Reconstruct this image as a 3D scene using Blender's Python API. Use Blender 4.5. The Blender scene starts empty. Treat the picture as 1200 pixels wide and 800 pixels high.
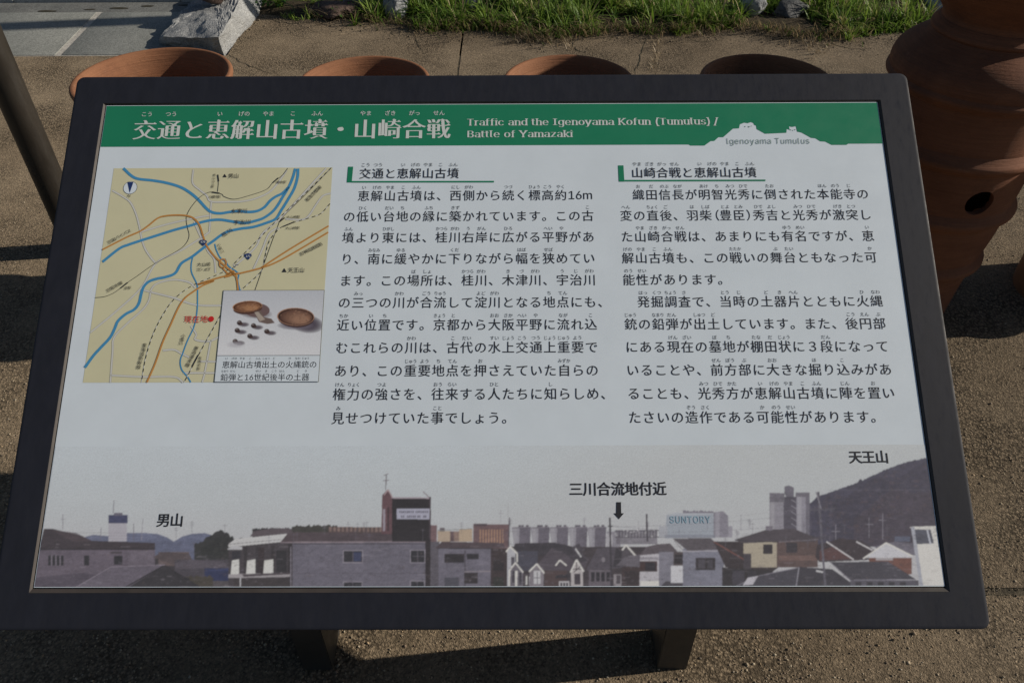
import bpy, bmesh, math, random
import numpy as np
from mathutils import Vector, Matrix, noise as mnoise
from mathutils.geometry import tessellate_polygon, delaunay_2d_cdt

R = math.radians
S = bpy.context.scene
COL = S.collection
random.seed(7); rng = np.random.default_rng(7)

# ------------------------------------------------------------------ camera
CAM_H = 1.30
cam_d = bpy.data.cameras.new('camera'); cam = bpy.data.objects.new('camera', cam_d); COL.objects.link(cam)
cam_d.sensor_width = 36; cam_d.lens = 28; cam_d.clip_end = 500; cam_d.clip_start = .02
CM = np.array([[0.99998, 0.00297, 0.00478], [0.00165, 0.65718, -0.75373], [-0.00538, 0.75373, 0.65717]])
CM = np.linalg.qr(CM)[0] * np.sign(np.diag(np.linalg.qr(CM)[1]))
cam.matrix_world = Matrix([[*CM[0], 0], [*CM[1], 0], [*CM[2], CAM_H], [0, 0, 0, 1]])
S.camera = cam

# ------------------------------------------------------------------ light
SUN_EL, SUN_AZ = 26.6, 6.2                     # azimuth from +x towards +y
w = bpy.data.worlds.new('World'); S.world = w; w.use_nodes = True
nt = w.node_tree; nt.nodes.clear()
sky = nt.nodes.new('ShaderNodeTexSky'); sky.sky_type = 'NISHITA'; sky.sun_disc = False
sky.sun_elevation = R(SUN_EL); sky.sun_rotation = R(90 - SUN_AZ)
bg = nt.nodes.new('ShaderNodeBackground'); bg.inputs[1].default_value = 0.05
wo = nt.nodes.new('ShaderNodeOutputWorld')
nt.links.new(sky.outputs[0], bg.inputs[0]); nt.links.new(bg.outputs[0], wo.inputs[0])
sd = bpy.data.lights.new('sun', 'SUN'); sd.energy = 5.0; sd.angle = R(.55); sd.color = (1, .90, .76)
sun = bpy.data.objects.new('sun', sd); COL.objects.link(sun)
SD = Vector((math.cos(R(SUN_EL)) * math.cos(R(SUN_AZ)), math.cos(R(SUN_EL)) * math.sin(R(SUN_AZ)), math.sin(R(SUN_EL))))
sun.rotation_euler = SD.to_track_quat('Z', 'Y').to_euler()
S.view_settings.view_transform = 'Standard'; S.view_settings.look = 'None'
S.view_settings.exposure = -0.10; S.view_settings.gamma = 1
S.cycles.max_bounces = 6

# ------------------------------------------------------------------ survey: where a sight line of the photo meets a level or the board
BT = R(33.5)                                   # board tilt from level
BX = np.array([1, 0, 0.]); BY = np.array([0, math.cos(BT), math.sin(BT)]); BN = np.array([0, -math.sin(BT), math.cos(BT)])
CB = np.array([0.03755, -0.87868, 0.73539])    # camera relative to board centre
BC = np.array([0, 0, CAM_H]) - CB              # board centre in the world
REC = .0022
def ray(u, v): return CM @ np.array([(u - 600) / 933.333, (400 - v) / 933.333, -1.0])
def ground(u, v, z=0.0):
    d = ray(u, v); return np.array([0, 0, CAM_H]) + d * ((CAM_H - z) / -d[2])
def pan(u, v):
    """photo point -> metres on the face of the panel (x right, y up)"""
    r = ray(u, v); t = (-REC - CB @ BN) / (r @ BN); P = CB + t * r
    return (float(P @ BX), float(P @ BY))

# ------------------------------------------------------------------ materials
def mat(name, col=(.5, .5, .5), rough=.6, spec=.5, metal=0):
    m = bpy.data.materials.new(name); m.use_nodes = True
    b = m.node_tree.nodes['Principled BSDF']
    b.inputs['Base Color'].default_value = (*col, 1); b.inputs['Roughness'].default_value = rough
    b.inputs['Specular IOR Level'].default_value = spec; b.inputs['Metallic'].default_value = metal
    return m, m.node_tree, b
def N(t, ty, **k):
    n = t.nodes.new(ty)
    for a, v in k.items():
        if a.startswith('i_'): n.inputs[a[2:].replace('_', ' ')].default_value = v
        else: setattr(n, a, v)
    return n
def coords(t, scale=(1, 1, 1), kind='Object'):
    tc = t.nodes.new('ShaderNodeTexCoord'); mp = t.nodes.new('ShaderNodeMapping')
    mp.inputs['Scale'].default_value = scale; t.links.new(tc.outputs[kind], mp.inputs[0]); return mp.outputs[0]
def noise(t, vec, scale, detail=6, rough=.6):
    n = N(t, 'ShaderNodeTexNoise'); n.inputs['Scale'].default_value = scale; n.inputs['Detail'].default_value = detail
    n.inputs['Roughness'].default_value = rough; t.links.new(vec, n.inputs['Vector']); return n.outputs[0]
def voro(t, vec, scale, out='Color', feature='F1'):
    n = N(t, 'ShaderNodeTexVoronoi', feature=feature); n.inputs['Scale'].default_value = scale
    t.links.new(vec, n.inputs['Vector']); return n.outputs[out]
def ramp(t, fac, stops, interp='LINEAR'):
    n = N(t, 'ShaderNodeValToRGB'); n.color_ramp.interpolation = interp
    e = n.color_ramp.elements
    while len(e) < len(stops): e.new(.5)
    for k, (p, c) in enumerate(stops):
        e[k].position = p; e[k].color = (*c, 1) if len(c) == 3 else c
    t.links.new(fac, n.inputs[0]); return n.outputs[0]
def mix(t, a, b, f, mode='MIX'):
    n = N(t, 'ShaderNodeMix', data_type='RGBA', blend_type=mode)
    for s, v in ((n.inputs[0], f), (n.inputs[6], a), (n.inputs[7], b)):
        if hasattr(v, 'links') or hasattr(v, 'is_output'): t.links.new(v, s)
        else: s.default_value = v if isinstance(v, (int, float)) else (*v, 1)
    return n.outputs[2]
def math_(t, op, a, b=0.0):
    n = N(t, 'ShaderNodeMath', operation=op)
    for s, v in ((n.inputs[0], a), (n.inputs[1], b)):
        if isinstance(v, (int, float)): s.default_value = v
        else: t.links.new(v, s)
    return n.outputs[0]
def bump(t, b, h, strength, dist):
    n = N(t, 'ShaderNodeBump'); n.inputs['Strength'].default_value = strength; n.inputs['Distance'].default_value = dist
    t.links.new(h, n.inputs['Height']); t.links.new(n.outputs[0], b.inputs['Normal'])
g3 = lambda v: (v, v, v)

def m_path():
    m, t, b = mat('path_concrete', rough=.95, spec=.15)
    if 'Diffuse Roughness' in b.inputs: b.inputs['Diffuse Roughness'].default_value = .45
    v = coords(t)
    c1 = ramp(t, noise(t, v, 2.2, 5), [(.3, (.245, .191, .130)), (.7, (.326, .260, .182))])
    grain = voro(t, v, 330)
    gr = ramp(t, grain, [(.0, g3(.35)), (.25, g3(.75)), (.6, g3(1.0)), (.86, g3(1.3)), (1, g3(2.1))])
    c2 = mix(t, c1, gr, .85, 'MULTIPLY')
    c2 = mix(t, c2, ramp(t, noise(t, v, 95, 4, .7), [(.3, g3(.62)), (.7, g3(1.25))]), .8, 'MULTIPLY')
    c2 = mix(t, c2, (.12, .10, .078), ramp(t, noise(t, v, 7, 6, .7), [(.58, g3(0)), (.78, g3(.35))]))
    t.links.new(c2, b.inputs['Base Color'])
    rough_ = ramp(t, noise(t, v, 3.5, 5, .6), [(.40, g3(0)), (.60, g3(1))])      # patches where the coarse grains stand bare
    pits = ramp(t, voro(t, v, 170, 'Distance'), [(.05, g3(1.35)), (.35, g3(1.0)), (.62, g3(.42))])
    c2 = mix(t, c2, mix(t, c2, pits, 1.0, 'MULTIPLY'), rough_)
    c2 = mix(t, c2, ramp(t, voro(t, v, 75), [(.0, g3(.35)), (.06, g3(1)), (.93, g3(1)), (1, g3(1.7))]), .75, 'MULTIPLY')
    t.links.new(c2, b.inputs['Base Color'])
    h = math_(t, 'ADD', math_(t, 'MULTIPLY', voro(t, v, 300, 'Distance'), -1.0), math_(t, 'MULTIPLY', voro(t, v, 640, 'Distance'), -.7))
    h = math_(t, 'ADD', h, math_(t, 'MULTIPLY', noise(t, v, 380, 4, .8), 1.3))
    h = math_(t, 'ADD', h, math_(t, 'MULTIPLY', noise(t, v, 26, 4), .9))
    h = math_(t, 'ADD', h, math_(t, 'MULTIPLY', math_(t, 'MULTIPLY', voro(t, v, 170, 'Distance'), -1.8), rough_))
    bump(t, b, h, .75, .0024)
    return m
def m_granite(name, base, lo, hi, bumpd=.001, sc=1):
    m, t, b = mat(name, rough=.8, spec=.3)
    v = coords(t)
    sp = ramp(t, voro(t, v, 260 * sc), [(0, g3(.35)), (.3, g3(.8)), (.6, g3(1.05)), (1, g3(1.5))])
    c = mix(t, ramp(t, noise(t, v, 3 * sc, 6, .65), [(.3, lo), (.7, hi)]), sp, base, 'MULTIPLY')
    t.links.new(c, b.inputs['Base Color'])
    bump(t, b, math_(t, 'ADD', noise(t, v, 160 * sc, 4), math_(t, 'MULTIPLY', noise(t, v, 25 * sc, 6), 2)), .8, bumpd)
    return m
def m_terracotta(name, a, c_, dark):
    m, t, b = mat(name, rough=.78, spec=.25)
    v = coords(t); st = coords(t, (3, 3, 90))
    c = ramp(t, noise(t, v, 7, 6, .6), [(.3, a), (.72, c_)])
    c = mix(t, c, ramp(t, noise(t, st, 3, 5, .6), [(.3, g3(.82)), (.7, g3(1.1))]), .8, 'MULTIPLY')
    c = mix(t, c, dark, ramp(t, noise(t, v, 5.1, 8, .75), [(.50, g3(0)), (.66, g3(.75))]))
    c = mix(t, c, (.36, .26, .19), ramp(t, noise(t, coords(t, (9, 9, 22)), 2.3, 8, .8), [(.60, g3(0)), (.74, g3(.35))]))
    c = mix(t, c, ramp(t, voro(t, v, 420), [(.0, g3(.75)), (.15, g3(1)), (.9, g3(1)), (1, g3(1.3))]), .7, 'MULTIPLY')
    t.links.new(c, b.inputs['Base Color'])
    h = math_(t, 'ADD', math_(t, 'MULTIPLY', noise(t, st, 4, 6, .65), 1.0), math_(t, 'MULTIPLY', noise(t, v, 40, 5), .5))
    bump(t, b, h, .75, .0022)
    return m
def m_metal(name, col, rough, st=(1, 1, 1), var=.25, spec=.5):
    m, t, b = mat(name, col, rough, spec)
    v = coords(t, st)
    c = mix(t, col, ramp(t, noise(t, v, 9, 6, .65), [(.3, g3(1 - var)), (.7, g3(1 + var))]), 1.0, 'MULTIPLY')
    t.links.new(c, b.inputs['Base Color'])
    t.links.new(ramp(t, noise(t, v, 22, 6, .7), [(.3, g3(rough * .75)), (.75, g3(min(1, rough * 1.3)))]), b.inputs['Roughness'])
    bump(t, b, noise(t, coords(t), 90, 4), .12, .0006)
    return m
def m_print(name, col, rough=.42):
    m, t, b = mat(name, col, rough, .35)
    v = coords(t)
    c = mix(t, col, ramp(t, noise(t, v, 14, 6, .6), [(.3, g3(.965)), (.7, g3(1.03))]), 1.0, 'MULTIPLY')
    t.links.new(c, b.inputs['Base Color'])
    t.links.new(ramp(t, noise(t, v, 30, 5), [(.3, g3(rough * .85)), (.7, g3(rough * 1.15))]), b.inputs['Roughness'])
    return m
def m_attr(name, rough=.42, var=.0, spec=.35):
    m, t, b = mat(name, rough=rough, spec=spec)
    a = N(t, 'ShaderNodeAttribute', attribute_name='tint')
    c = a.outputs['Color']
    if var: c = mix(t, c, ramp(t, noise(t, coords(t), 420, 3), [(.3, g3(1 - var)), (.7, g3(1 + var))]), 1.0, 'MULTIPLY')
    t.links.new(c, b.inputs['Base Color']); return m, t, b
def m_rough(name, lo, hi, sc, bd, rough=.95):
    m, t, b = mat(name, rough=rough, spec=.15)
    v = coords(t)
    c = mix(t, ramp(t, noise(t, v, sc, 7, .7), [(.3, lo), (.7, hi)]), ramp(t, voro(t, v, sc * 14), [(0, g3(.6)), (1, g3(1.35))]), .8, 'MULTIPLY')
    t.links.new(c, b.inputs['Base Color'])
    bump(t, b, noise(t, v, sc * 8, 8, .7), .9, bd); return m

PAPER = (.715, .80, .885)
SAT = 1.0; TONE = False
def px(r, g, b_):
    """printed colour from the photo's reading of it, the white paper reading 168"""
    f = lambda c: ((c / 255 + .055) / 1.055) ** 2.4
    m_ = r * .3 + g * .59 + b_ * .11
    r, g, b_ = [m_ + (c - m_) * SAT for c in (r, g, b_)]
    if TONE: r, g, b_ = [min(182, 32 + 126 * (max(c, 0) / 160) ** TONE) for c in (r, g, b_)]
    return tuple(min(.9, f(c) * k) for c, k in ((r, 1.92), (g, 1.96), (b_, 2.0)))

M = dict(
    path=m_path(),
    joint=m_rough('joint_dirt', (.035, .034, .024), (.075, .068, .05), 30, .004),
    fill=m_rough('joint_fill', (.050, .045, .034), (.15, .125, .09), 24, .004),
    granite=m_granite('granite_paving', .75, (.185, .195, .185), (.265, .275, .26)),
    granite_dark=m_granite('gutter_granite', .8, (.09, .095, .095), (.21, .215, .205), .002),
    granite_pale=m_granite('pale_granite', .6, (.33, .34, .33), (.42, .42, .40)),
    mortar=m_rough('mortar', (.36, .35, .32), (.48, .46, .42), 12, .001),
    rock=m_granite('rough_granite', .8, (.20, .22, .25), (.50, .51, .52), .006, .6),
    block=m_granite('block_granite', .85, (.16, .17, .185), (.40, .41, .41), .006, 1.1),
    stone_pale=m_granite('pale_stone', .7, (.17, .19, .21), (.40, .41, .42), .006, .5),
    stone_shaded=m_granite('shaded_stone', .7, (.045, .05, .055), (.12, .125, .13), .006, .5),  # stone lying in shadow, the shade put into its colour
    stone_brown=m_granite('brown_stone', .7, (.06, .042, .035), (.13, .09, .075), .006, .5),
    soil=m_rough('bed_soil', (.035, .028, .018), (.10, .08, .055), 6, .02),
    earth=m_rough('far_ground', (.12, .11, .06), (.24, .21, .13), 1.2, .02),
    asphalt=m_rough('asphalt', (.045, .045, .047), (.07, .07, .07), 3, .004),
    terracotta=m_terracotta('terracotta', (.205, .088, .045), (.275, .130, .068), (.135, .062, .036)),
    terracotta_red=m_terracotta('red_terracotta', (.150, .062, .035), (.235, .103, .058), (.11, .050, .034)),  # red clay darkened in colour to deepen the vessel's shaded side
    frame=m_metal('frame_metal', (.0205, .0225, .032), .56, (5, 1.5, 1), .13, .20),
    bezel=m_metal('bezel_metal', (.052, .044, .040), .5, (1, 1, 1), .3),  # frame metal again, its sunlit brown put into the colour
    leg=m_metal('leg_metal', (.034, .033, .031), .5),
    post=m_metal('post_metal', (.024, .020, .016), .5, (3, 3, .6), .35),
    paper=m_print('panel_print', PAPER),
    green=m_print('green_print', (.018, .220, .118)),
    ink=m_print('ink', (.035, .036, .042)),
    ink_soft=m_print('ruby_ink', (.10, .11, .12)),
    ink_map=m_print('map_ink', (.085, .085, .075)),
    ink_white=m_print('white_ink', (.66, .71, .70)),
    ink_grey=m_print('grey_green_ink', (.20, .29, .27)),
    red=m_print('red_ink', (.62, .03, .03)),
    beige=m_print('map_base', (.67, .65, .445)),
    river=m_print('river_ink', (.07, .30, .56)),
    road=m_print('road_ink', (.66, .67, .65)),
    road_edge=m_print('road_edge_ink', (.44, .44, .40)),
    highway=m_print('highway_ink', (.56, .27, .075)),
    shield=m_print('shield_ink', (.02, .045, .16)),
    sign_blue=m_print('printed_sign_blue', (.30, .45, .56)),
)
M['photo'] = m_attr('photo_print', .40, .05)[0]
gm, gt, gb = m_attr('grass_blade', .5, 0, .3)
gb.inputs['Subsurface Weight'].default_value = 0
tr = gt.nodes.new('ShaderNodeBsdfTranslucent'); ms = gt.nodes.new('ShaderNodeMixShader'); ms.inputs[0].default_value = .38
at = [n for n in gt.nodes if n.bl_idname == 'ShaderNodeAttribute'][0]
gt.links.new(at.outputs['Color'], tr.inputs[0]); out = [n for n in gt.nodes if n.bl_idname == 'ShaderNodeOutputMaterial'][0]
gt.links.new(gb.outputs[0], ms.inputs[1]); gt.links.new(tr.outputs[0], ms.inputs[2]); gt.links.new(ms.outputs[0], out.inputs[0])
M['grass'] = gm
M['grain'] = m_attr('loose_grain', .7, 0, .4)[0]

# ------------------------------------------------------------------ object helpers
def link(name, me, m, parent=None, kind=None, loc=None):
    o = bpy.data.objects.new(name, me); COL.objects.link(o)
    if m is not None and not me.materials: me.materials.append(m)
    if parent: o.parent = parent
    if kind: o['kind'] = kind
    if loc is not None: o.location = loc
    return o
def tag(o, label, cat, group=None):
    o['label'] = label; o['category'] = cat
    if group: o['group'] = group
    return o
def empty(name, loc, label=None, cat=None, group=None):
    o = bpy.data.objects.new(name, None); COL.objects.link(o); o.location = loc; o.empty_display_size = .05
    if label: tag(o, label, cat, group)
    return o
def from_bm(bm, name, smooth=None):
    me = bpy.data.meshes.new(name); bmesh.ops.recalc_face_normals(bm, faces=bm.faces); bm.to_mesh(me); bm.free()
    if smooth is not None:
        me.polygons.foreach_set('use_smooth', [True] * len(me.polygons)); me.set_sharp_from_angle(angle=R(smooth))
    return me
def box_me(name, x0, x1, y0, y1, z0, z1, bev=0, seg=2):
    bm = bmesh.new(); bmesh.ops.create_cube(bm, size=1)
    for v in bm.verts: v.co = Vector((x0 + (v.co.x + .5) * (x1 - x0), y0 + (v.co.y + .5) * (y1 - y0), z0 + (v.co.z + .5) * (z1 - z0)))
    if bev: bmesh.ops.bevel(bm, geom=bm.edges[:], offset=bev, segments=seg, profile=.5, affect='EDGES')
    return from_bm(bm, name, 40)
def raw(name, verts, faces):
    me = bpy.data.meshes.new(name); me.from_pydata([tuple(map(float, v)) for v in verts], [], faces); me.update(); return me
def lathe_me(name, prof, seg=96, closed=True, smooth=50, wob=0):
    n = len(prof); vs = []; fs = []
    for i in range(seg):
        a = 2 * math.pi * i / seg
        for j, (r, z) in enumerate(prof):
            k = 1 + wob * (math.sin(a * 2 + z * 3) * .6 + math.sin(a * 3 + 1 + z * 7) * .4)
            vs.append((r * k * math.cos(a), r * k * math.sin(a), z + wob * .25 * r * math.sin(a + 1)))
    for i in range(seg):
        for j in range(n if closed else n - 1):
            a, b_ = i * n + j, i * n + (j + 1) % n; c, d = ((i + 1) % seg) * n + (j + 1) % n, ((i + 1) % seg) * n + j
            fs.append((a, b_, c, d))
    me = raw(name, vs, fs)
    bm = bmesh.new(); bm.from_mesh(me); bmesh.ops.recalc_face_normals(bm, faces=bm.faces); bm.to_mesh(me); bm.free()
    me.polygons.foreach_set('use_smooth', [True] * len(me.polygons)); me.set_sharp_from_angle(angle=R(smooth))
    return me
def catmull(P, step=6, closed=False):
    P = [np.array(p, float) for p in P]
    Q = [P[-1]] + P + [P[0], P[1]] if closed else [2 * P[0] - P[1]] + P + [2 * P[-1] - P[-2]]
    o = []
    for i in range(1, len(Q) - 2):
        for s in range(step):
            t = s / step; a, b_, c, d = Q[i - 1:i + 3]
            o.append(.5 * (2 * b_ + (c - a) * t + (2 * a - 5 * b_ + 4 * c - d) * t * t + (3 * b_ - a - 3 * c + d) * t ** 3))
    if not closed: o.append(P[-1])
    return o

# ================================================================== THE GROUND
og = link('ground', raw('ground', [(-150, -150, -.06), (150, -150, -.06), (150, 150, -.06), (-150, 150, -.06)], [(0, 1, 2, 3)]), M['earth'], kind='structure')

# far edge of the path, where grass begins (left to right)
EDGE_PX = [(305, 17), (330, 19), (365, 21), (400, 22), (430, 27), (470, 29), (505, 33), (540, 33), (575, 33), (605, 36), (630, 44), (665, 42), (700, 36), (730, 34),
           (770, 37), (800, 36), (835, 33), (870, 31), (900, 35), (930, 41), (965, 42), (1000, 40), (1030, 38), (1060, 34)]
EDGE = [tuple(ground(u, v)[:2]) for u, v in EDGE_PX]
EDGE = [(-1.22, 3.34), (-1.23, 3.6)] + EDGE + [(2.2, 3.56), (2.8, 3.62), (3.6, 3.55), (7.0, 3.6)]
JX, JY = -.232, .797

path = empty('path', (0, 0, 0)); path['kind'] = 'structure'
def slab(name, poly, z0, z1, m, parent, jit=0, bev=.0):
    """upright prism over a polygon, top face in one piece"""
    n = len(poly); bm = bmesh.new()
    lo = [bm.verts.new((x, y, z0)) for x, y in poly]; hi = [bm.verts.new((x, y, z1)) for x, y in poly]
    bm.faces.new(hi); bm.faces.new(lo[::-1])
    for i in range(n): bm.faces.new((lo[i], lo[(i + 1) % n], hi[(i + 1) % n], hi[i]))
    if bev:
        ed = [e for e in bm.edges if e.verts[0].co.z > z1 - 1e-5 and e.verts[1].co.z > z1 - 1e-5]
        bmesh.ops.bevel(bm, geom=ed, offset=bev, segments=2, profile=.5, affect='EDGES')
    return link(name, from_bm(bm, name, 35), m, parent)
g = .0045
far_l = [p for p in EDGE if p[0] < JX - g]; far_r = [p for p in EDGE if p[0] > JX + g]
slab('path_slab', [(-9, -4), (7, -4), (7, JY - .009), (-9, JY - .009)], -.05, .0, M['path'], path, bev=.003)
slab('path_slab', [(-9, JY + .006), (JX - g, JY + .006), (JX - g, 3.64)] + far_l[::-1] + [(-9, 3.335)], -.05, .0, M['path'], path)
slab('path_slab', [(JX + g, JY + .006), (7, JY + .006)] + far_r[::-1] + [(JX + g, 3.64)], -.05, .0, M['path'], path)
link('joint_filling', box_me('joint_filling', -9, 7, -4, 3.33, -.055, -.0018), M['fill'], path)

# hairline cracks, filled with dark dirt
def ribbon(P, wd, z, closed=False):
    P = [np.array(p[:2], float) for p in P]; n = len(P); vs = []; fs = []
    for i, p in enumerate(P):
        a = P[i - 1] if (i or closed) else P[i]; b_ = P[(i + 1) % n] if (i < n - 1 or closed) else P[i]
        d = b_ - a; d /= np.linalg.norm(d) + 1e-9; nn = np.array([-d[1], d[0]])
        ww = wd[i] if hasattr(wd, '__len__') else wd
        vs += [(*(p + nn * ww / 2), z), (*(p - nn * ww / 2), z)]
    for i in range(n if closed else n - 1):
        j = (i + 1) % n; fs.append((2 * i, 2 * i + 1, 2 * j + 1, 2 * j))
    return vs, fs
def merge(name, parts):
    vs, fs = [], []
    for v, f in parts:
        k = len(vs); vs += v; fs += [tuple(i + k for i in q) for q in f]
    return raw(name, vs, fs)
def crack(P, wmax=.006):
    Q = []
    for i in range(len(P) - 1):
        a, b_ = np.array(P[i]), np.array(P[i + 1])
        for s in np.linspace(0, 1, 7)[:-1]: Q.append(a + (b_ - a) * s + rng.normal(size=2) * .004)
    Q.append(np.array(P[-1])); ws = [wmax * (.35 + .65 * random.random()) * math.sin(math.pi * (i + .6) / (len(Q) + .2)) for i in range(len(Q))]
    return ribbon(Q, ws, .0015)
CR = [[(262, 62), (275, 68), (290, 76), (322, 88)], [(487, 43), (489, 52), (494, 60)], [(455, 33), (462, 42)], [(300, 20), (340, 28), (375, 27)],
      [(760, 42), (752, 60), (748, 75), (745, 90)], [(935, 70), (955, 78), (975, 87)], [(960, 45), (985, 55), (1005, 58)], [(790, 40), (820, 50), (850, 48)], [(668, 46), (675, 58), (690, 64)]]
link('crack', merge('crack', [crack([ground(*p)[:2] for p in c]) for c in CR]), M['joint'], path, kind='stuff')

# loose grains and grit on the concrete
def grains(name, xy, size, cols, parent, zf=.25):
    base = np.array([(1, 0, 0), (-1, 0, 0), (0, 1, 0), (0, -1, 0), (0, 0, 1), (0, 0, -1)], float)
    tri = np.array([(0, 2, 4), (2, 1, 4), (1, 3, 4), (3, 0, 4), (2, 0, 5), (1, 2, 5), (3, 1, 5), (0, 3, 5)])
    n = len(xy); sc = size[:, None, None] * rng.uniform(.55, 1.1, (n, 1, 3)); a = rng.uniform(0, 6.28, n)
    P = base[None] * sc; P = P + rng.normal(size=P.shape) * size[:, None, None] * .15
    c, s = np.cos(a)[:, None], np.sin(a)[:, None]
    X = P[..., 0] * c - P[..., 1] * s; Y = P[..., 0] * s + P[..., 1] * c
    V = np.stack([X + xy[:, :1], Y + xy[:, 1:2], P[..., 2] * .75 + size[:, None] * zf], -1).reshape(-1, 3)
    T = (tri[None] + (np.arange(n) * 6)[:, None, None]).reshape(-1, 3)
    me = bpy.data.meshes.new(name); me.vertices.add(len(V)); me.vertices.foreach_set('co', V.ravel().astype(np.float32))
    me.loops.add(T.size); me.loops.foreach_set('vertex_index', T.ravel().astype(np.int32))
    me.polygons.add(len(T)); me.polygons.foreach_set('loop_start', (np.arange(len(T)) * 3).astype(np.int32)); me.update(calc_edges=True)
    at = me.color_attributes.new('tint', 'FLOAT_COLOR', 'POINT')
    cc = np.concatenate([np.repeat(cols, 6, 0), np.ones((n * 6, 1))], 1); at.data.foreach_set('color', cc.ravel().astype(np.float32))
    me.validate(); return link(name, me, M['grain'], parent, kind='stuff')
n = 90000
xy = np.stack([rng.uniform(-1.7, 1.9, n), .35 + 1.95 * rng.random(n) ** 1.5], -1)
dn = np.array([mnoise.noise(Vector((a * 7, b_ * 7, 1))) for a, b_ in xy]); xy = xy[(dn > -.05) | (rng.random(n) < .35)]; n = len(xy)
sz = np.clip(rng.lognormal(math.log(.00125), .42, n), .0007, .0045)
base = np.array([(.34, .28, .20), (.20, .15, .11), (.46, .40, .30), (.10, .085, .07), (.40, .30, .19)])[rng.choice(5, n, p=[.36, .26, .12, .16, .10])]
grains('sand_grain', xy, sz, base * rng.uniform(.8, 1.2, (n, 1)), path)
n = 7000
xy = np.stack([rng.uniform(-1.6, 1.7, n), .4 + 1.5 * rng.random(n) ** 1.6], -1); dn = np.array([mnoise.noise(Vector((a * 5, b_ * 5, 9))) for a, b_ in xy]); xy = xy[(dn > .0) | (rng.random(n) < .2)]; n = len(xy)
sz = np.clip(rng.lognormal(math.log(.0021), .28, n), .0013, .0042)
grains('grit', xy, sz, np.array([(.38, .32, .235), (.26, .20, .14), (.46, .41, .33)])[rng.choice(3, n, p=[.5, .35, .15])] * rng.uniform(.8, 1.2, (n, 1)), path, .5)
n = 3000
k = rng.integers(0, len(EDGE) - 6, n); ex_ = np.array(EDGE)[k + 1] + (np.array(EDGE)[k + 2] - np.array(EDGE)[k + 1]) * rng.random((n, 1))
xy = ex_ - np.stack([rng.normal(0, .02, n), np.abs(rng.normal(0, .09, n))], -1)
sz = np.clip(rng.lognormal(math.log(.0024), .5, n), .001, .009)
jn = 900; xy = np.concatenate([xy, np.stack([rng.uniform(-1.6, 1.7, jn), rng.normal(JY - .002, .008, jn)], -1)]); sz = np.concatenate([sz, rng.uniform(.001, .003, jn)]); n = len(xy)
grains('soil_crumb', xy, sz, np.array([(.10, .08, .055)]) * rng.uniform(.6, 2.4, (n, 1)), path)

# ---------------------------------------------------------------- granite paving, gutter and pale border stones at upper left
paving = empty('granite_pavement', (0, 0, 0)); paving['kind'] = 'structure'
link('mortar_bed', box_me('mortar_bed', -8, -1.25, 3.345, 3.885, -.05, -.0015), M['mortar'], paving)
xj = -1.945
xs = [xj + .63 * k for k in range(-9, 2)]
for i in range(len(xs) - 1):
    a, b_ = xs[i] + .015, min(xs[i + 1] - .015, -1.252)
    if b_ <= a: continue
    slab('paving_slab', [(a, 3.352), (b_, 3.352), (b_ - .03, 3.878), (a - .03, 3.878)], -.04, .002 + random.uniform(-.0006, .0006), M['granite'], paving, bev=.002)
gut = link('gutter', box_me('gutter', -8, -1.2, 3.892, 4.03, -.05, -.004), M['granite_dark'], kind='structure')
for u, v, a_, b_ in ((54, 13, .05, .012), (139, 9.5, .045, .012), (173, 7, .035, .010), (105, 11, .028, .008), (215, 6, .03, .008)):
    p = ground(u, v); k = 14
    vs = [(p[0] + a_ * math.cos(q * 6.283 / k) * random.uniform(.75, 1.15), p[1] + b_ * math.sin(q * 6.283 / k) * random.uniform(.8, 1.2) + .004, -.0022) for q in range(k)]
    link('gutter_blotch', raw('gutter_blotch', vs, [tuple(range(k))]), M['joint'], gut)  # flat dark blotches lying on the gutter
bord = empty('border_paving', (0, 0, 0)); bord['kind'] = 'structure'
x = -8.2
for k in range(9):
    L = .82; a, b_ = x + .006, x + L - .006
    if b_ > -1.2: b_ = -1.2
    if b_ > a: slab('border_stone', [(a, 4.045 - .02 * random.random()), (b_, 4.04), (b_, 4.42), (a, 4.42)], -.05, .012, M['granite_pale'], bord, bev=.004)
    x += L
link('road', box_me('road', -60, 60, 5.6, 14, -.1, -.03), M['asphalt'], kind='structure')

# ---------------------------------------------------------------- planting bed
def bed_mesh():
    nx, ny = 150, 60; vs = []; fs = []
    for j in range(ny + 1):
        for i in range(nx + 1):
            xx = -1.3 + 8.3 * i / nx
            ys = np.interp(xx, [p[0] for p in EDGE[2:]], [p[1] for p in EDGE[2:]])
            t = (j / ny) ** 1.4; yy = ys + .004 + (5.6 - ys) * t
            z = .012 * min(1, t * 30) + .10 * t + .035 * (mnoise.noise(Vector((xx * 4, yy * 4, 0)))) * min(1, t * 12)
            vs.append((xx, yy, z - .012))
    for j in range(ny):
        for i in range(nx):
            a = j * (nx + 1) + i; fs.append((a, a + 1, a + nx + 2, a + nx + 1))
    me = raw('planting_bed', vs, fs); me.polygons.foreach_set('use_smooth', [True] * len(me.polygons)); return me
bed = link('planting_bed', bed_mesh(), M['soil'], kind='structure')

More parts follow.
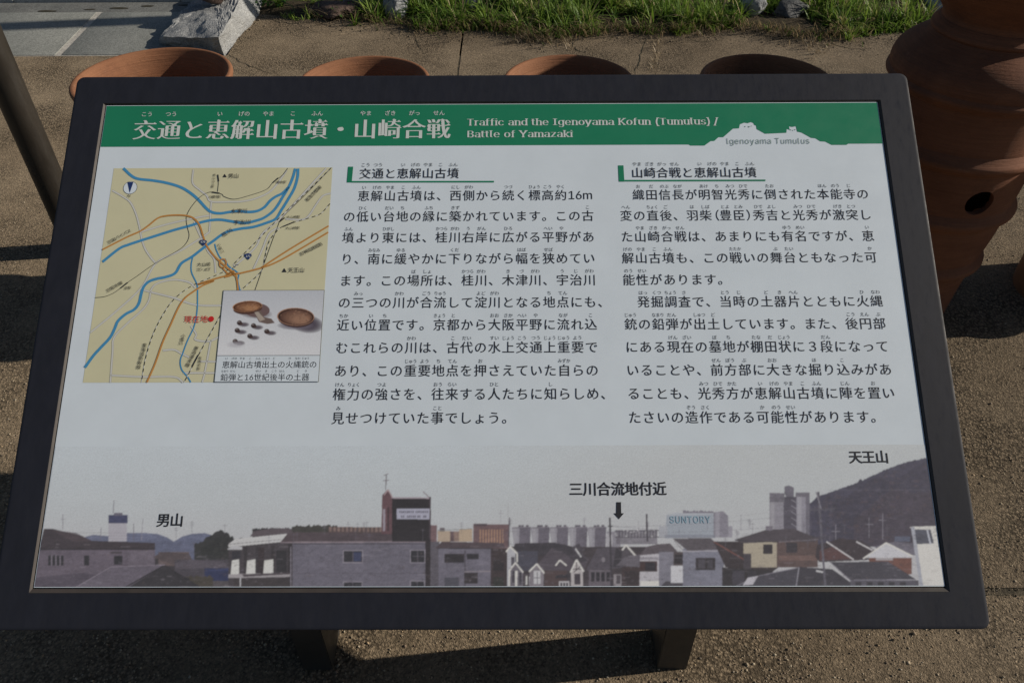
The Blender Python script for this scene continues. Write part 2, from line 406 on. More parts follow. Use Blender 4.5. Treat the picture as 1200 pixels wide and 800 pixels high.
def edge_y(xx): return np.interp(xx, [p[0] for p in EDGE[2:]], [p[1] for p in EDGE[2:]])
def blades(name, base, L, lean, az, wd, cols, m, parent=None, curl=1.0):
    """bent three-segment blades as one mesh; base (n,3)"""
    n = len(base); lev = np.array([0, .38, .72, 1.0]); V = np.zeros((n, 7, 3)); d = np.stack([np.cos(az), np.sin(az)], -1); s = np.stack([-np.sin(az), np.cos(az)], -1)
    for q, t in enumerate(lev):
        ang = lean * (t ** 1.0) * curl + lean * .35
        r = L * t * np.sin(np.clip(ang, 0, 1.9) * .8); h = L * t * np.cos(np.clip(ang, 0, 1.9) * .8)
        c = base + np.concatenate([d * r[:, None], h[:, None]], 1)
        ww = wd * (1 - t ** 1.7) * .5 + wd * .04
        if q < 3:
            V[:, 2 * q] = c + np.concatenate([s * ww[:, None], np.zeros((n, 1))], 1); V[:, 2 * q + 1] = c - np.concatenate([s * ww[:, None], np.zeros((n, 1))], 1)
        else: V[:, 6] = c
    f = np.array([(0, 1, 3), (0, 3, 2), (2, 3, 5), (2, 5, 4), (4, 5, 6)])
    T = (f[None] + (np.arange(n) * 7)[:, None, None]).reshape(-1, 3)
    me = bpy.data.meshes.new(name); me.vertices.add(n * 7); me.vertices.foreach_set('co', V.reshape(-1, 3).ravel().astype(np.float32))
    me.loops.add(T.size); me.loops.foreach_set('vertex_index', T.ravel().astype(np.int32)); me.polygons.add(len(T))
    me.polygons.foreach_set('loop_start', (np.arange(len(T)) * 3).astype(np.int32)); me.update(calc_edges=True)
    at = me.color_attributes.new('tint', 'FLOAT_COLOR', 'POINT')
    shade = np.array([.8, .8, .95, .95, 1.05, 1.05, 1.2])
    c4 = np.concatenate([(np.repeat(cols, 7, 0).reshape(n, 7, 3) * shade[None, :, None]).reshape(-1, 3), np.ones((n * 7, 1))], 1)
    at.data.foreach_set('color', np.clip(c4, 0, 1).ravel().astype(np.float32)); me.validate()
    return link(name, me, m, parent, kind='stuff')

# stones lying in the bed: (u, v, width px, height m, material, label)
STONES = [((464, 5), .12, .11, 'stone_pale', 'pale bluish grey stone half sunk in grass behind the second planter from the left'),
          ((555, -2), .10, .09, 'stone_pale', 'small pale grey stone in the grass at the top edge beyond the path joint'),
          ((392, 10), .24, .055, 'stone_brown', 'flat reddish brown stone in thin grass beside the granite block'),
          ((416, -4), .12, .11, 'stone_pale', 'whitish stone standing in the grass behind the flat brown stone'),
          ((882, 3), .15, .11, 'stone_pale', 'rounded light grey stone between two grass clumps behind the rightmost round planter'),
          ((927, 10), .17, .07, 'stone_shaded', 'nearly black stone in a gap of the grass right of the light rounded stone'),
          ((1103, 3), .18, .11, 'rock', 'light grey rough stone at the end of the grass beside the tall vessel'),
          ((640, -18), .22, .13, 'stone_pale', 'pale stone deeper in the bed behind the middle of the grass'),
          ((1010, -22), .24, .14, 'rock', 'grey stone deeper in the bed behind the right end of the grass')]
STONE_XY = []
def boulder_me(name, sx, sy, sz_, seed, rough=.16, sub=4):
    bm = bmesh.new(); bmesh.ops.create_icosphere(bm, subdivisions=sub, radius=1)
    for v in bm.verts:
        p = v.co.copy(); q = p + Vector((seed * 3.1, seed * 1.7, seed))
        # cut flat facets, then roughen
        for kk in range(5):
            nn = mnoise.random_unit_vector() if False else Vector((math.sin(seed * 9 + kk * 2.1), math.cos(seed * 5 + kk * 1.3), math.sin(seed + kk * 2.9) * .8)).normalized()
            dd = p.dot(nn) - .68
            if dd > 0: p -= nn * dd * .85
        p *= 1 + rough * mnoise.fractal(q * 1.6, 1.0, 2.1, 5) + .03 * mnoise.noise(q * 9)
        v.co = Vector((p.x * sx, p.y * sy, p.z * sz_))
    return from_bm(bm, name, 38)
for i, ((u, v), wd, hh, mk, lab) in enumerate(STONES):
    p = ground(u, v, hh * .5); STONE_XY.append((p[0], p[1], wd))
    o = link('boulder', boulder_me('boulder', wd * .5, wd * .42, hh * .62, i + 2), M[mk], loc=(p[0], p[1], hh * .38))
    o.rotation_euler.z = i * 1.3; tag(o, lab, 'stone', 'stones lying in the grass bed')

# grass tufts
def clumps(n, x0, x1, depth, seedshift=0):
    xx = rng.uniform(x0, x1, n); t = rng.random(n) ** .9; yy = edge_y(xx) + .005 + t * depth
    spill = rng.random(n) < .06; yy = np.where(spill, edge_y(xx) - np.abs(rng.normal(0, .022, n)), yy)
    keep = np.ones(n, bool)
    dens = np.array([mnoise.noise(Vector((a * 4.2, b_ * 4.2, 3))) for a, b_ in zip(xx, yy)])
    keep &= (dens > -.04) | (rng.random(n) < .10)
    for sx, sy, wd in STONE_XY: keep &= ~((np.abs(xx - sx) < wd * .40) & (yy < sy + wd * .35) & (yy > sy - wd * 1.3) & (rng.random(n) < .93))
    keep &= ~((xx > 1.10) & (xx < 1.31) & (yy < 3.85) & (rng.random(n) < .9))
    keep &= (xx > -.72) | (rng.random(n) < .24)
    return xx[keep], yy[keep]
def grass(name, nc, x0, x1, depth, per, Lm):
    xx, yy = clumps(nc, x0, x1, depth); n = len(xx) * per
    cx = np.repeat(xx, per); cy = np.repeat(yy, per); a = rng.uniform(0, 6.283, n); r = rng.normal(0, .012, n)
    bx_, by_ = cx + r * np.cos(a), cy + r * np.sin(a)
    big = np.repeat(rng.uniform(.38, 1.3, len(xx)) * np.where(yy < edge_y(xx), .5, 1), per)
    L = Lm * big * rng.uniform(.55, 1.25, n); hue = np.repeat(rng.random(len(xx)), per) * .6 + rng.random(n) * .4
    c0, c1, c2 = np.array([.060, .135, .025]), np.array([.20, .31, .045]), np.array([.38, .35, .14])
    cols = np.where(hue[:, None] < .72, c0 + (c1 - c0) * (hue / .72)[:, None], c1 + (c2 - c1) * ((hue - .72) / .28)[:, None])
    dry = rng.random(n) < .10; cols[dry] = np.array([.42, .34, .20]) * rng.uniform(.6, 1.1, (dry.sum(), 1))
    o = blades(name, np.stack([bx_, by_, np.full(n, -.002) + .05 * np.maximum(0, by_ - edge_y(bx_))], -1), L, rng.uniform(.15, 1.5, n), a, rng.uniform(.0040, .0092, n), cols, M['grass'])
    return o
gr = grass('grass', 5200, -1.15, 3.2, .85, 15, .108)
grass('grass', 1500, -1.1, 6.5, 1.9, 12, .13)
# straw and withered runners along the path edge
n = 2600
k = rng.integers(4, len(EDGE) - 7, n); E_ = np.array(EDGE); P = E_[k] + (E_[k + 1] - E_[k]) * rng.random((n, 1))
wgt = np.interp(P[:, 0], [-1.2, -.5, -.3, .1, .5, .9, 1.3, 1.8], [.15, .5, .8, 1, 1, .7, 1, 1]); kp = rng.random(n) < wgt; P = P[kp]; n = len(P)
off = np.abs(rng.normal(0, .055, n)) - .02
b3 = np.stack([P[:, 0], P[:, 1] - off, rng.uniform(.002, .012, n)], -1)
cols = np.array([(.40, .31, .19)]) * rng.uniform(.45, 1.15, (n, 1)); cols[rng.random(n) < .25] = (.09, .14, .04)
blades('dry_grass', b3, rng.uniform(.03, .11, n), rng.uniform(1.5, 1.9, n), rng.uniform(3.3, 6.1, n), rng.uniform(.0018, .004, n), cols, M['grass'], None, .35)
# runner of pale withered roots across the path right of the middle planter
pts = []
for (u0, v0, u1, v1, nn) in ((771, 45, 765, 86, 90), (590, 38, 650, 52, 110), (640, 48, 590, 52, 60), (815, 42, 845, 36, 50), (945, 60, 955, 45, 60), (950, 70, 975, 52, 50), (490, 42, 505, 33, 40), (662, 46, 668, 60, 40)):
    a, b_ = ground(u0, v0), ground(u1, v1)
    for q in range(nn): pts.append(a + (b_ - a) * random.random() + np.array([random.gauss(0, .010), random.gauss(0, .012), .003]))
pts = np.array(pts); n = len(pts); pts[:, 2] = .003
cols = np.array([(.45, .36, .24)]) * rng.uniform(.4, 1.15, (n, 1))
blades('withered_runner', pts, rng.uniform(.015, .05, n), rng.uniform(1.5, 1.9, n), rng.uniform(0, 6.28, n), rng.uniform(.0018, .004, n), cols, M['grass'], None, .3)
# broad-leaved weeds beside the granite block
def leaves(name, C, n, size, col):
    vs, fs, cc = [], [], []
    for i in range(n):
        c = Vector((random.gauss(C[0], C[3]), random.gauss(C[1], C[4]), abs(random.gauss(C[2], C[2] * .6)) + .01))
        L = size * random.uniform(.6, 1.3); u_ = Vector((random.gauss(0, 1), random.gauss(-.2, 1), random.gauss(.2, .5))).normalized(); s_ = u_.cross(Vector((0, 0, 1))).normalized() * L * .32
        dr = Vector((0, 0, -L * .15)); k = len(vs)
        vs += [c, c + u_ * L * .45 + s_, c + u_ * L + dr, c + u_ * L * .45 - s_, c + u_ * L * .5 - Vector((0, 0, L * .06))]
        fs += [(k, k + 1, k + 4), (k + 1, k + 2, k + 4), (k + 2, k + 3, k + 4), (k + 3, k, k + 4)]; sh = random.uniform(.6, 1.5); cc += [(col[0] * sh, col[1] * sh, col[2] * sh, 1)] * 5
    me = raw(name, vs, fs); at = me.color_attributes.new('tint', 'FLOAT_COLOR', 'POINT'); at.data.foreach_set('color', np.array(cc, np.float32).ravel())
    return link(name, me, M['grass'], None, kind='stuff')
p = ground(322, 6); leaves('weeds', (p[0], p[1], .03, .05, .06), 170, .022, (.07, .17, .03))
p = ground(420, 15); leaves('weeds', (p[0], p[1], .025, .09, .05), 120, .018, (.07, .15, .03))

# ---------------------------------------------------------------- split granite block
def rock_me():
    T = lambda u, v, z: Vector(ground(u, v, z))
    lo = [T(187, 50, 0), T(262, 64, 0), T(305, 17, 0), T(345, -40, 0), T(262, -40, 0), T(220, 13, 0)]
    hi = [T(188, 44, .035), T(256, 44, .085), T(272, 18, .10), T(302, -48, .11), T(268, -52, .10), T(224, 5, .07)]
    for q in lo: q.z = -.02
    bm = bmesh.new(); L_ = [bm.verts.new(q) for q in lo]; H_ = [bm.verts.new(q) for q in hi]; n = len(lo)
    c = bm.verts.new(sum(hi, Vector()) / n + Vector((0, 0, .004)))
    for i in range(n):
        bm.faces.new((L_[i], L_[(i + 1) % n], H_[(i + 1) % n], H_[i])); bm.faces.new((H_[i], H_[(i + 1) % n], c))
    bm.faces.new(L_[::-1])
    bmesh.ops.triangulate(bm, faces=bm.faces[:])
    bmesh.ops.subdivide_edges(bm, edges=bm.edges[:], cuts=21, use_grid_fill=True)
    bm.normal_update()
    for v in bm.verts:
        p = v.co; f = mnoise.fractal(p * 7, .9, 2.2, 6)
        ridge = mnoise.ridged_multi_fractal(p * 9 + Vector((3, 1, 0)), 1.0, 2.0, 5, 1, 2) - 1.2
        right = 1 if v.normal.x > .35 else 0
        v.co = p + v.normal * (f * .012 + (0.35 if right else 1) * ridge * .007) + Vector((mnoise.noise(p * 30), mnoise.noise(p * 31 + Vector((5, 0, 0))), mnoise.noise(p * 33))) * .003 + v.normal * (mnoise.ridged_multi_fractal(p * 38, 1.0, 2.0, 3, 1, 2) - 1.1) * (.0012 if right else .003)
    return from_bm(bm, 'granite_block', 22)
tag(link('granite_block', rock_me(), M['block']), 'rough split grey granite block between the pavement slabs and the path', 'rock')
p = ground(247, -3, .12)
o = link('cobble', boulder_me('cobble', .075, .055, .04, 31), M['stone_brown'], loc=(p[0], p[1] + .02, .125)); tag(o, 'brown stone lying on top of the split granite block', 'stone')

# ================================================================== CLAY CYLINDER PLANTERS
def with_holes(me, holes):
    """cut round openings through the wall: holes = [(angle, z, radius)] straight through both sides"""
    o = bpy.data.objects.new('tmp', me); COL.objects.link(o); cut = []
    for a, z, r in holes:
        bm = bmesh.new(); bmesh.ops.create_cone(bm, cap_ends=True, segments=36, radius1=r, radius2=r, depth=.9)
        bmesh.ops.rotate(bm, verts=bm.verts, cent=(0, 0, 0), matrix=Matrix.Rotation(R(90), 3, 'Y')); bmesh.ops.rotate(bm, verts=bm.verts, cent=(0, 0, 0), matrix=Matrix.Rotation(a, 3, 'Z'))
        bmesh.ops.translate(bm, verts=bm.verts, vec=(0, 0, z)); cm = bpy.data.meshes.new('c'); bm.to_mesh(cm); bm.free()
        c = bpy.data.objects.new('cut', cm); COL.objects.link(c); md = o.modifiers.new('b', 'BOOLEAN'); md.object = c; md.operation = 'DIFFERENCE'; md.solver = 'EXACT'; cut.append(c)
    dg = bpy.context.evaluated_depsgraph_get(); dg.update(); res = bpy.data.meshes.new_from_object(o.evaluated_get(dg))
    for c in cut: bpy.data.objects.remove(c)
    bpy.data.objects.remove(o)
    res.name = me.name; res.polygons.foreach_set('use_smooth', [True] * len(res.polygons)); res.set_sharp_from_angle(angle=R(40)); return res
def smooth_prof(P, step=7): return [tuple(p) for p in catmull(P, step)]
def ridge_me(r, z, h=.022, out=.016, wob=.004):
    pf = [(r - .006, z - h * 1.15), (r + .001, z - h * .85), (r + out * .55, z - h * .5), (r + out, z - h * .28), (r + out * 1.04, z + h * .12), (r + out * .6, z + h * .42), (r + .001, z + h * .85), (r - .006, z + h * 1.2)]
    return lathe_me('ridge', smooth_prof(pf, 3), 96, True, 60, wob)
def cyl_profile(rs, lip, wall=.014, top=.60):
    """outer wall up, rounded flared lip, inner wall down, floor"""
    outer = smooth_prof([(r, z) for r, z in rs], 6)
    lp = [(lip - .004, top - .020), (lip, top - .008), (lip - .002, top - .001), (lip - .009, top), (lip - wall, top - .006)]
    inner = [(r - wall, z) for r, z in outer[::-1]]
    return outer + smooth_prof(lp, 3) + inner + [(.02, rs[0][1] + .03), (.02, rs[0][1])]
def planter(X, Y, rim, hole_a, mt, label, first=None):
    t = empty('clay_planter', (X, Y, 0), label, 'planter', 'round clay planters in a row behind the board')
    if first:
        for ch in first.children:
            c = ch.copy(); COL.objects.link(c); c.parent = t
        return t
    rs = [(rim - .030, .0), (rim - .028, .16), (rim - .024, .34), (rim - .022, .47), (rim - .016, .545), (rim - .006, .58)]
    body = with_holes(lathe_me('body', cyl_profile(rs, rim), 112, True, 45, .006), [(hole_a, .275, .027)])
    link('body', body, mt, t)
    for z, r in ((.15, rim - .029), (.31, rim - .025), (.46, rim - .022)): link('ridge', ridge_me(r, z), mt, t)
    return t
ROWY = 1.655
pl1 = planter(-.790, ROWY + .03, .169, .4, M['terracotta'], 'leftmost orange clay planter, widest rim, mostly sunlit, behind the top left corner of the board')
pl2 = planter(-.325, ROWY, .1425, 1.1, M['terracotta'], 'second clay planter from the left with half of its inside sunlit, behind the board')
planter(.115, ROWY, 0, 0, None, 'third clay planter from the left, mostly shaded with a sunlit left rim', pl2).rotation_euler.z = 1.0
planter(.541, ROWY, 0, 0, None, 'fourth clay planter, rim wholly in shade, just left of the tall vessel', pl2).rotation_euler.z = 2.2
planter(1.475, ROWY + .03, 0, 0, None, 'dark shaded clay planter at the right edge beyond the tall vessel', pl1).rotation_euler.z = .7

# tall flaring vessel
HX, HY = .995, 1.665
tv = empty('tall_clay_vessel', (HX, HY, 0), 'tall shade-darkened clay vessel with ridges, swollen shoulder and round hole, right of the board', 'clay vessel')
rs = [(.128, 0), (.134, .09), (.144, .17), (.156, .25), (.163, .325), (.168, .40), (.171, .47), (.170, .54), (.172, .585), (.180, .605), (.184, .625), (.178, .648), (.158, .670), (.132, .688), (.118, .702), (.112, .722), (.116, .738), (.142, .765), (.188, .802), (.235, .852), (.262, .900), (.270, .930)]  # mouth above the neck is unseen, shaped to shade the planters
outer = smooth_prof(rs, 6); wl = .014
prof = outer + [(.272, .937), (.266, .941)] + [(max(r - (wl if z < .80 else .006), .02), z + (.012 if z > .80 else 0)) for r, z in outer[::-1] if z < .927] + [(.02, .03), (.02, 0)]
HA = math.atan2(-.62, -.35)
def hole_angle():
    best = None
    for a in np.linspace(-math.pi, 0, 361):
        P = np.array([HX + .162 * math.cos(a), HY + .162 * math.sin(a), .385]) - [0, 0, CAM_H]; q = P @ CM
        u = 600 + 933.333 * q[0] / -q[2]; e = abs(u - 1147)
        if (P[:2] @ np.array([math.cos(a), math.sin(a)])) < 0 and (best is None or e < best[0]): best = (e, a)
    return best[1]
HA = hole_angle()
link('body', with_holes(lathe_me('body', prof, 128, True, 45, .006), [(HA, .385, .030), (HA + 1.57, .235, .026)]), M['terracotta_red'], tv)
for z, r in ((.175, .144), (.325, .162), (.47, .170)): link('ridge', ridge_me(r, z, .026, .014), M['terracotta_red'], tv)
link('collar', ridge_me(.116, .704, .016, .010), M['terracotta_red'], tv)
link('shoulder_band', ridge_me(.178, .605, .018, .009), M['terracotta_red'], tv)

# ================================================================== POSTS
def post(X, Y, r, h, label):
    t = empty('steel_post', (X, Y, 0), label, 'post')
    link('pole', lathe_me('pole', [(.001, 0), (r, 0), (r, h - .006), (r - .006, h), (.001, h)], 48, False, 40), M['post'], t)
    link('base_plate', lathe_me('base_plate', [(.001, 0), (r * 1.5, 0), (r * 1.5, .008), (r * 1.45, .011), (r + .002, .012), (r + .001, .016)], 48, False, 30), M['post'], t)
    return t
post(-1.255, 1.90, .0375, 2.3, 'dark brown round steel post at the left edge of the view behind the board')
post(1.60, 4.12, .055, 2.7, 'slim dark steel post in the bed whose shadow crosses the granite paving')

# ================================================================== THE INFORMATION BOARD
board = empty('information_board', (BC[0], BC[1] - 0.0, 0), 'slanted outdoor information board with dark metal frame, green title band, map and printed townscape', 'sign board')
BM = Matrix([[BX[0], BY[0], BN[0], 0.0], [BX[1], BY[1], BN[1], 0.0], [BX[2], BY[2], BN[2], BC[2]], [0, 0, 0, 1]])
def onb(name, me, m, parent=None, z=0.0, kind=None):
    o = link(name, me, m, kind=kind)
    if parent is None:
        o.parent = board; o.matrix_local = BM @ Matrix.Translation((0, 0, z))
    else:
        o.parent = parent; o.matrix_local = Matrix.Translation((0, 0, z))
    return o
def rrect(x0, x1, y0, y1, r, n=5):
    P = []
    for cx, cy, a0 in ((x1 - r, y1 - r, 0), (x0 + r, y1 - r, 90), (x0 + r, y0 + r, 180), (x1 - r, y0 + r, 270)):
        for k in range(n + 1):
            a = R(a0 + 90 * k / n); P.append((cx + r * math.cos(a), cy + r * math.sin(a)))
    return P
def loft(name, loops, close=False, smooth=35):
    n = len(loops[0]); vs = [p for L in loops for p in L]; fs = []
    K = len(loops)
    for i in range(K if close else K - 1):
        for j in range(n):
            a = i * n + j; b_ = i * n + (j + 1) % n; c = ((i + 1) % K) * n + (j + 1) % n; d = ((i + 1) % K) * n + j
            fs.append((a, b_, c, d))
    me = raw(name, vs, fs); bm = bmesh.new(); bm.from_mesh(me); bmesh.ops.recalc_face_normals(bm, faces=bm.faces); bm.to_mesh(me); bm.free()
    me.polygons.foreach_set('use_smooth', [True] * len(me.polygons)); me.set_sharp_from_angle(angle=R(smooth)); return me
OX0, OX1, OY0, OY1 = -.6541, .6533, -.4126, .4117
IX0, IX1, IY0, IY1 = -.6065, .6065, -.3663, .3640
def lp(x0, x1, y0, y1, r, z, n=5): return [(x, y, z) for x, y in rrect(x0, x1, y0, y1, r, n)]
TH = .038
q = .0022
frame_loops = [lp(IX0, IX1, IY0, IY1, .0012, 0), lp(OX0 + q * 2.2, OX1 - q * 2.2, OY0 + q * 2.2, OY1 - q * 2.2, .009, 0), lp(OX0 + q, OX1 - q, OY0 + q, OY1 - q, .010, 0), lp(OX0 + q * .3, OX1 - q * .3, OY0 + q * .3, OY1 - q * .3, .0117, -q * .3), lp(OX0, OX1, OY0, OY1, .012, -q),
               lp(OX0, OX1, OY0, OY1, .012, -TH), lp(OX0 + .02, OX1 - .02, OY0 + .02, OY1 - .02, .008, -TH - .001), lp(IX0, IX1, IY0, IY1, .0012, -TH - .001)]
onb('frame', loft('frame', frame_loops, True, 32), M['frame'])
PX0, PX1, PY0, PY1 = -.6024, .6024, -.3595, .3615
bez = [lp(IX0 + .0002, IX1 - .0002, IY0 + .0002, IY1 - .0002, .001, -.0003), lp(PX0 - .0013, PX1 + .0013, PY0 - .0013, PY1 + .0013, .0005, -REC - .0003), lp(PX0 - .0013, PX1 + .0013, PY0 - .0013, PY1 + .0013, .0005, -REC - .006)]
onb('bezel', loft('bezel', bez, False, 20), M['bezel'])
onb('back_plate', box_me('back_plate', OX0 + .03, OX1 - .03, OY0 + .03, OY1 - .03, -TH + .004, -REC - .005), M['leg'])
panel = onb('panel', box_me('panel', PX0, PX1, PY0, PY1, -.003, 0, .0004, 1), M['paper'], None, -REC)

# legs: two upright box posts, a brace under the board each
def board_z(y):   # underside height of the board over world y
    return BC[2] + (y - BC[1]) * math.tan(BT) - TH / math.cos(BT)
for X0, X1 in ((-.361, -.311), (.236, .286)):
    Y0, Y1 = .650, .722; vs = []
    for xx in (X0, X1):
        for yy in (Y0, Y1): vs += [(xx - BC[0], yy - BC[1], 0), (xx - BC[0], yy - BC[1], board_z(yy) - .001)]
    bm = bmesh.new(); V = [bm.verts.new(v) for v in vs]
    for f in ((0, 2, 3, 1), (4, 5, 7, 6), (0, 1, 5, 4), (2, 6, 7, 3), (1, 3, 7, 5), (0, 4, 6, 2)): bm.faces.new([V[i] for i in f])
    bmesh.ops.bevel(bm, geom=[e for e in bm.edges if abs(e.verts[0].co.z - e.verts[1].co.z) > .1], offset=.0015, segments=2, affect='EDGES')
    leg = link('leg', from_bm(bm, 'leg', 35), M['leg'], board)
    xm = (X0 + X1) / 2 - BC[0]; bt = []
    onb('bearer', box_me('bearer', xm - .02, xm + .02, -.30, .30, -TH - .032, -TH - .0015, .002), M['leg'])

# ---------------------------------------------------------------- type setting
tcu = bpy.data.curves.new('type', 'FONT'); tob = bpy.data.objects.new('type', tcu); COL.objects.link(tob); tcu.resolution_u = 3
_G = {}
import os
try: INTER = bpy.data.fonts.load(os.path.join(bpy.utils.system_resource('DATAFILES'), 'fonts', 'Inter.woff2'))
except Exception: INTER = None
DEF = tcu.font
def contours(ch):
    asc = INTER is not None and ord(ch) < 127; tcu.font = INTER if asc else DEF; FS = 1.376 if asc else 1.0
    tcu.body = ch; dg = bpy.context.evaluated_depsgraph_get(); dg.update()
    cu = tob.to_curve(dg); out = []
    for sp in cu.splines:
        pts = []
        bp = sp.bezier_points; n = len(bp)
        for i in range(n):
            a, b_ = bp[i], bp[(i + 1) % n]; p0, p1, p2, p3 = (np.array(a.co[:2]) * FS, np.array(a.handle_right[:2]) * FS, np.array(b_.handle_left[:2]) * FS, np.array(b_.co[:2]) * FS)
            ch_ = np.linalg.norm(p3 - p0)
            if ch_ < 1e-6: continue
            dev = max(abs(np.cross(p3 - p0, p1 - p0)), abs(np.cross(p3 - p0, p2 - p0))) / ch_
            st = 1 if dev < .002 else 3
            for s in range(st):
                t = s / st; pts.append((1 - t) ** 3 * p0 + 3 * t * (1 - t) ** 2 * p1 + 3 * t * t * (1 - t) * p2 + t ** 3 * p3)
        if len(pts) > 2: out.append(pts)
    tob.to_curve_clear(); return out
def area(P): return .5 * sum(P[i][0] * P[(i + 1) % len(P)][1] - P[(i + 1) % len(P)][0] * P[i][1] for i in range(len(P)))
def pip(p, P):
    r = False; n = len(P)
    for i in range(n):
        (xa, ya), (xb, yb) = P[i], P[(i + 1) % n]
        if (ya > p[1]) != (yb > p[1]) and p[0] < (xb - xa) * (p[1] - ya) / (yb - ya) + xa: r = not r
    return r
def glyph(ch, ax=0.0, ay=0.0, serif=0):
    """ax, ay: how far upright and level strokes swell; serif 1 = latin slabs, 2 = brush ticks at the right of level strokes"""
    key = (ch, ax, ay, serif)
    if key in _G: return _G[key]
    cs = contours(ch); extra = []
    if not cs: _G[key] = ([], [], 0.0); return _G[key]
    sg = 1 if area(max(cs, key=lambda c: abs(area(c)))) > 0 else -1
    ymax = max(p[1] for c in cs for p in c); ymin = min(p[1] for c in cs for p in c)
    new = []
    for c in cs:
        n = len(c); o = []
        for i in range(n):
            d1 = c[i] - c[i - 1]; d2 = c[(i + 1) % n] - c[i]
            d1 = d1 / (np.linalg.norm(d1) + 1e-9); d2 = d2 / (np.linalg.norm(d2) + 1e-9)
            n1 = np.array([d1[1], -d1[0]]) * sg; n2 = np.array([d2[1], -d2[0]]) * sg; k = 1 + max(n1 @ n2, -.5)
            nn = (n1 + n2) / k
            o.append(c[i] + np.array([nn[0] * ax, nn[1] * ay]))
        new.append(o)
        if serif:
            for i in range(n):
                a, b_ = c[i], c[(i + 1) % n]; d = b_ - a; L = np.linalg.norm(d); nn = np.array([d[1], -d[0]]) * sg / (L + 1e-9)
                if serif == 1 and abs(d[1]) < .012 and .05 < L < .13 and (abs(a[1] - ymin) < .03 or abs(a[1] - ymax) < .03 or abs(a[1]) < .02 or abs(a[1] - .53) < .05 or abs(a[1] - .70) < .05):
                    x0, x1 = sorted((a[0], b_[0])); y = a[1]; s_ = -1 if nn[1] > 0 else 1; e = .062 + ax
                    extra.append([(x0 - e, y), (x1 + e, y), (x1 + e, y + s_ * .028), (x1 + ax * .6, y + s_ * .065), (x0 - ax * .6, y + s_ * .065), (x0 - e, y + s_ * .028)])
                if serif == 2 and abs(d[0]) < .02 and .04 < L < .10 and nn[0] > .9:
                    y0, y1 = sorted((a[1], b_[1])); x = max(a[0], b_[0]); yl = y0 - ay; yu = y1 + ay
                    extra.append([(x + .008, yl), (x + .012, yl + .012), (x - .045, yl + .095), (x - .115, yu - .004), (x - .11, yl)])
    vs = []; fs = []
    allc = [[(float(p[0]), float(p[1])) for p in c] for c in new]
    for e in extra:
        e = [(float(a), float(b_)) for a, b_ in e]; allc.append(e if area(e) * sg > 0 else e[::-1])
    pts, eds = [], []
    for c in allc:
        k = len(pts); n = len(c); pts += [Vector(p) for p in c]; eds += [(k + i, k + (i + 1) % n) for i in range(n)]
    vo, eo, fo, *_r = delaunay_2d_cdt(pts, eds, [], 0, 1e-5)
    ctr = np.array([[(vo[a].x + vo[b_].x + vo[c].x) / 3, (vo[a].y + vo[b_].y + vo[c].y) / 3] for a, b_, c in fo]); wn = np.zeros(len(ctr), int)
    for c in allc:
        for (xa, ya), (xb, yb) in zip(c, c[1:] + c[:1]):
            if ya == yb: continue
            hit = ((ya > ctr[:, 1]) != (yb > ctr[:, 1])) & (ctr[:, 0] < (xb - xa) * (ctr[:, 1] - ya) / (yb - ya) + xa); wn += hit * (1 if yb > ya else -1)
    vs = [(v.x, v.y, 0.0) for v in vo]; fs = [tuple(f) for f, w_ in zip(fo, wn) if w_ * sg > 0]
    adv = 1.0 if ord(ch) > 0x2000 else max(p[0] for c in cs for p in c) + .075
    _G[key] = (vs, fs, adv); return _G[key]
class Type:
    def __init__(s): s.V = []; s.F = []; s.n = 0
    def put(s, g_, x, y, sx, sy=None, rot=0.0, z=0.0):
        vs, fs, _ = g_; sy = sy or sx
        if not vs: return
        a = np.array(vs) * [sx, sy, 0] + [0, 0, z]; 
        if any(v[2] for v in vs): a[:, 2] += np.array([.00005 if v[2] else 0 for v in vs])
        if rot: c, q_ = math.cos(rot), math.sin(rot); a = a @ np.array([[c, q_, 0], [-q_, c, 0], [0, 0, 1]])
        a += [x, y, 0]; s.V.append(a); s.F += [tuple(i + s.n for i in f) for f in fs]; s.n += len(a)
    def done(s, name, m, parent, z):
        if not s.V: return None
        me = raw(name, np.concatenate(s.V), s.F)
        # all faces up
        nn = np.zeros(len(me.polygons) * 3, np.float32); me.polygons.foreach_get('normal', nn)
        bm = bmesh.new(); bm.from_mesh(me)
        bmesh.ops.reverse_faces(bm, faces=[f for f in bm.faces if f.normal.z < 0]); bm.to_mesh(me); bm.free()
        return onb(name, me, m, parent, z, kind='stuff')
def row(T, text, x0, yc, pitch, em, cellw=None, **k):
    """fixed pitch Japanese row; yc = centre of the characters; returns cell centres"""
    x = x0; C_ = []
    i = 0
    while i < len(text):
        ch = text[i]
        if ch == '~':                                     # latin run at proportional pitch
            j = text.index('~', i + 1)
            for c in text[i + 1:j]:
                g_ = glyph(c, *k.get('b', (0, 0))); T.put(g_, x, yc - em * .37, em * 1.02); x += g_[2] * em * .98
            i = j + 1; continue
        hw = .5 if ch in '（）' else 1.0
        off = -.5 if ch == '（' else 0
        if ch not in '　 ': T.put(glyph(ch, *k.get('b', (0, 0)), *( [k['serif']] if 'serif' in k else [])), x + (pitch - em) / 2 + off * em * .9 * 1, yc - em * .38, em)
        C_.append(x + pitch * hw / 2); x += pitch * hw; i += 1
    return C_
def ruby(T, cells, spec, yc, em, pitch, **k):
    """spec: {cell index: reading}"""
    for i, s in spec.items():
        cx = cells[i]; n = len(s); p_ = em * (1.0 if n < 3 else .88)
        for j, c in enumerate(s): T.put(glyph(c, *k.get('b', (0, 0))), cx - n * p_ / 2 + j * p_, yc - em * .38, em * (1 if n < 3 else .9), em)
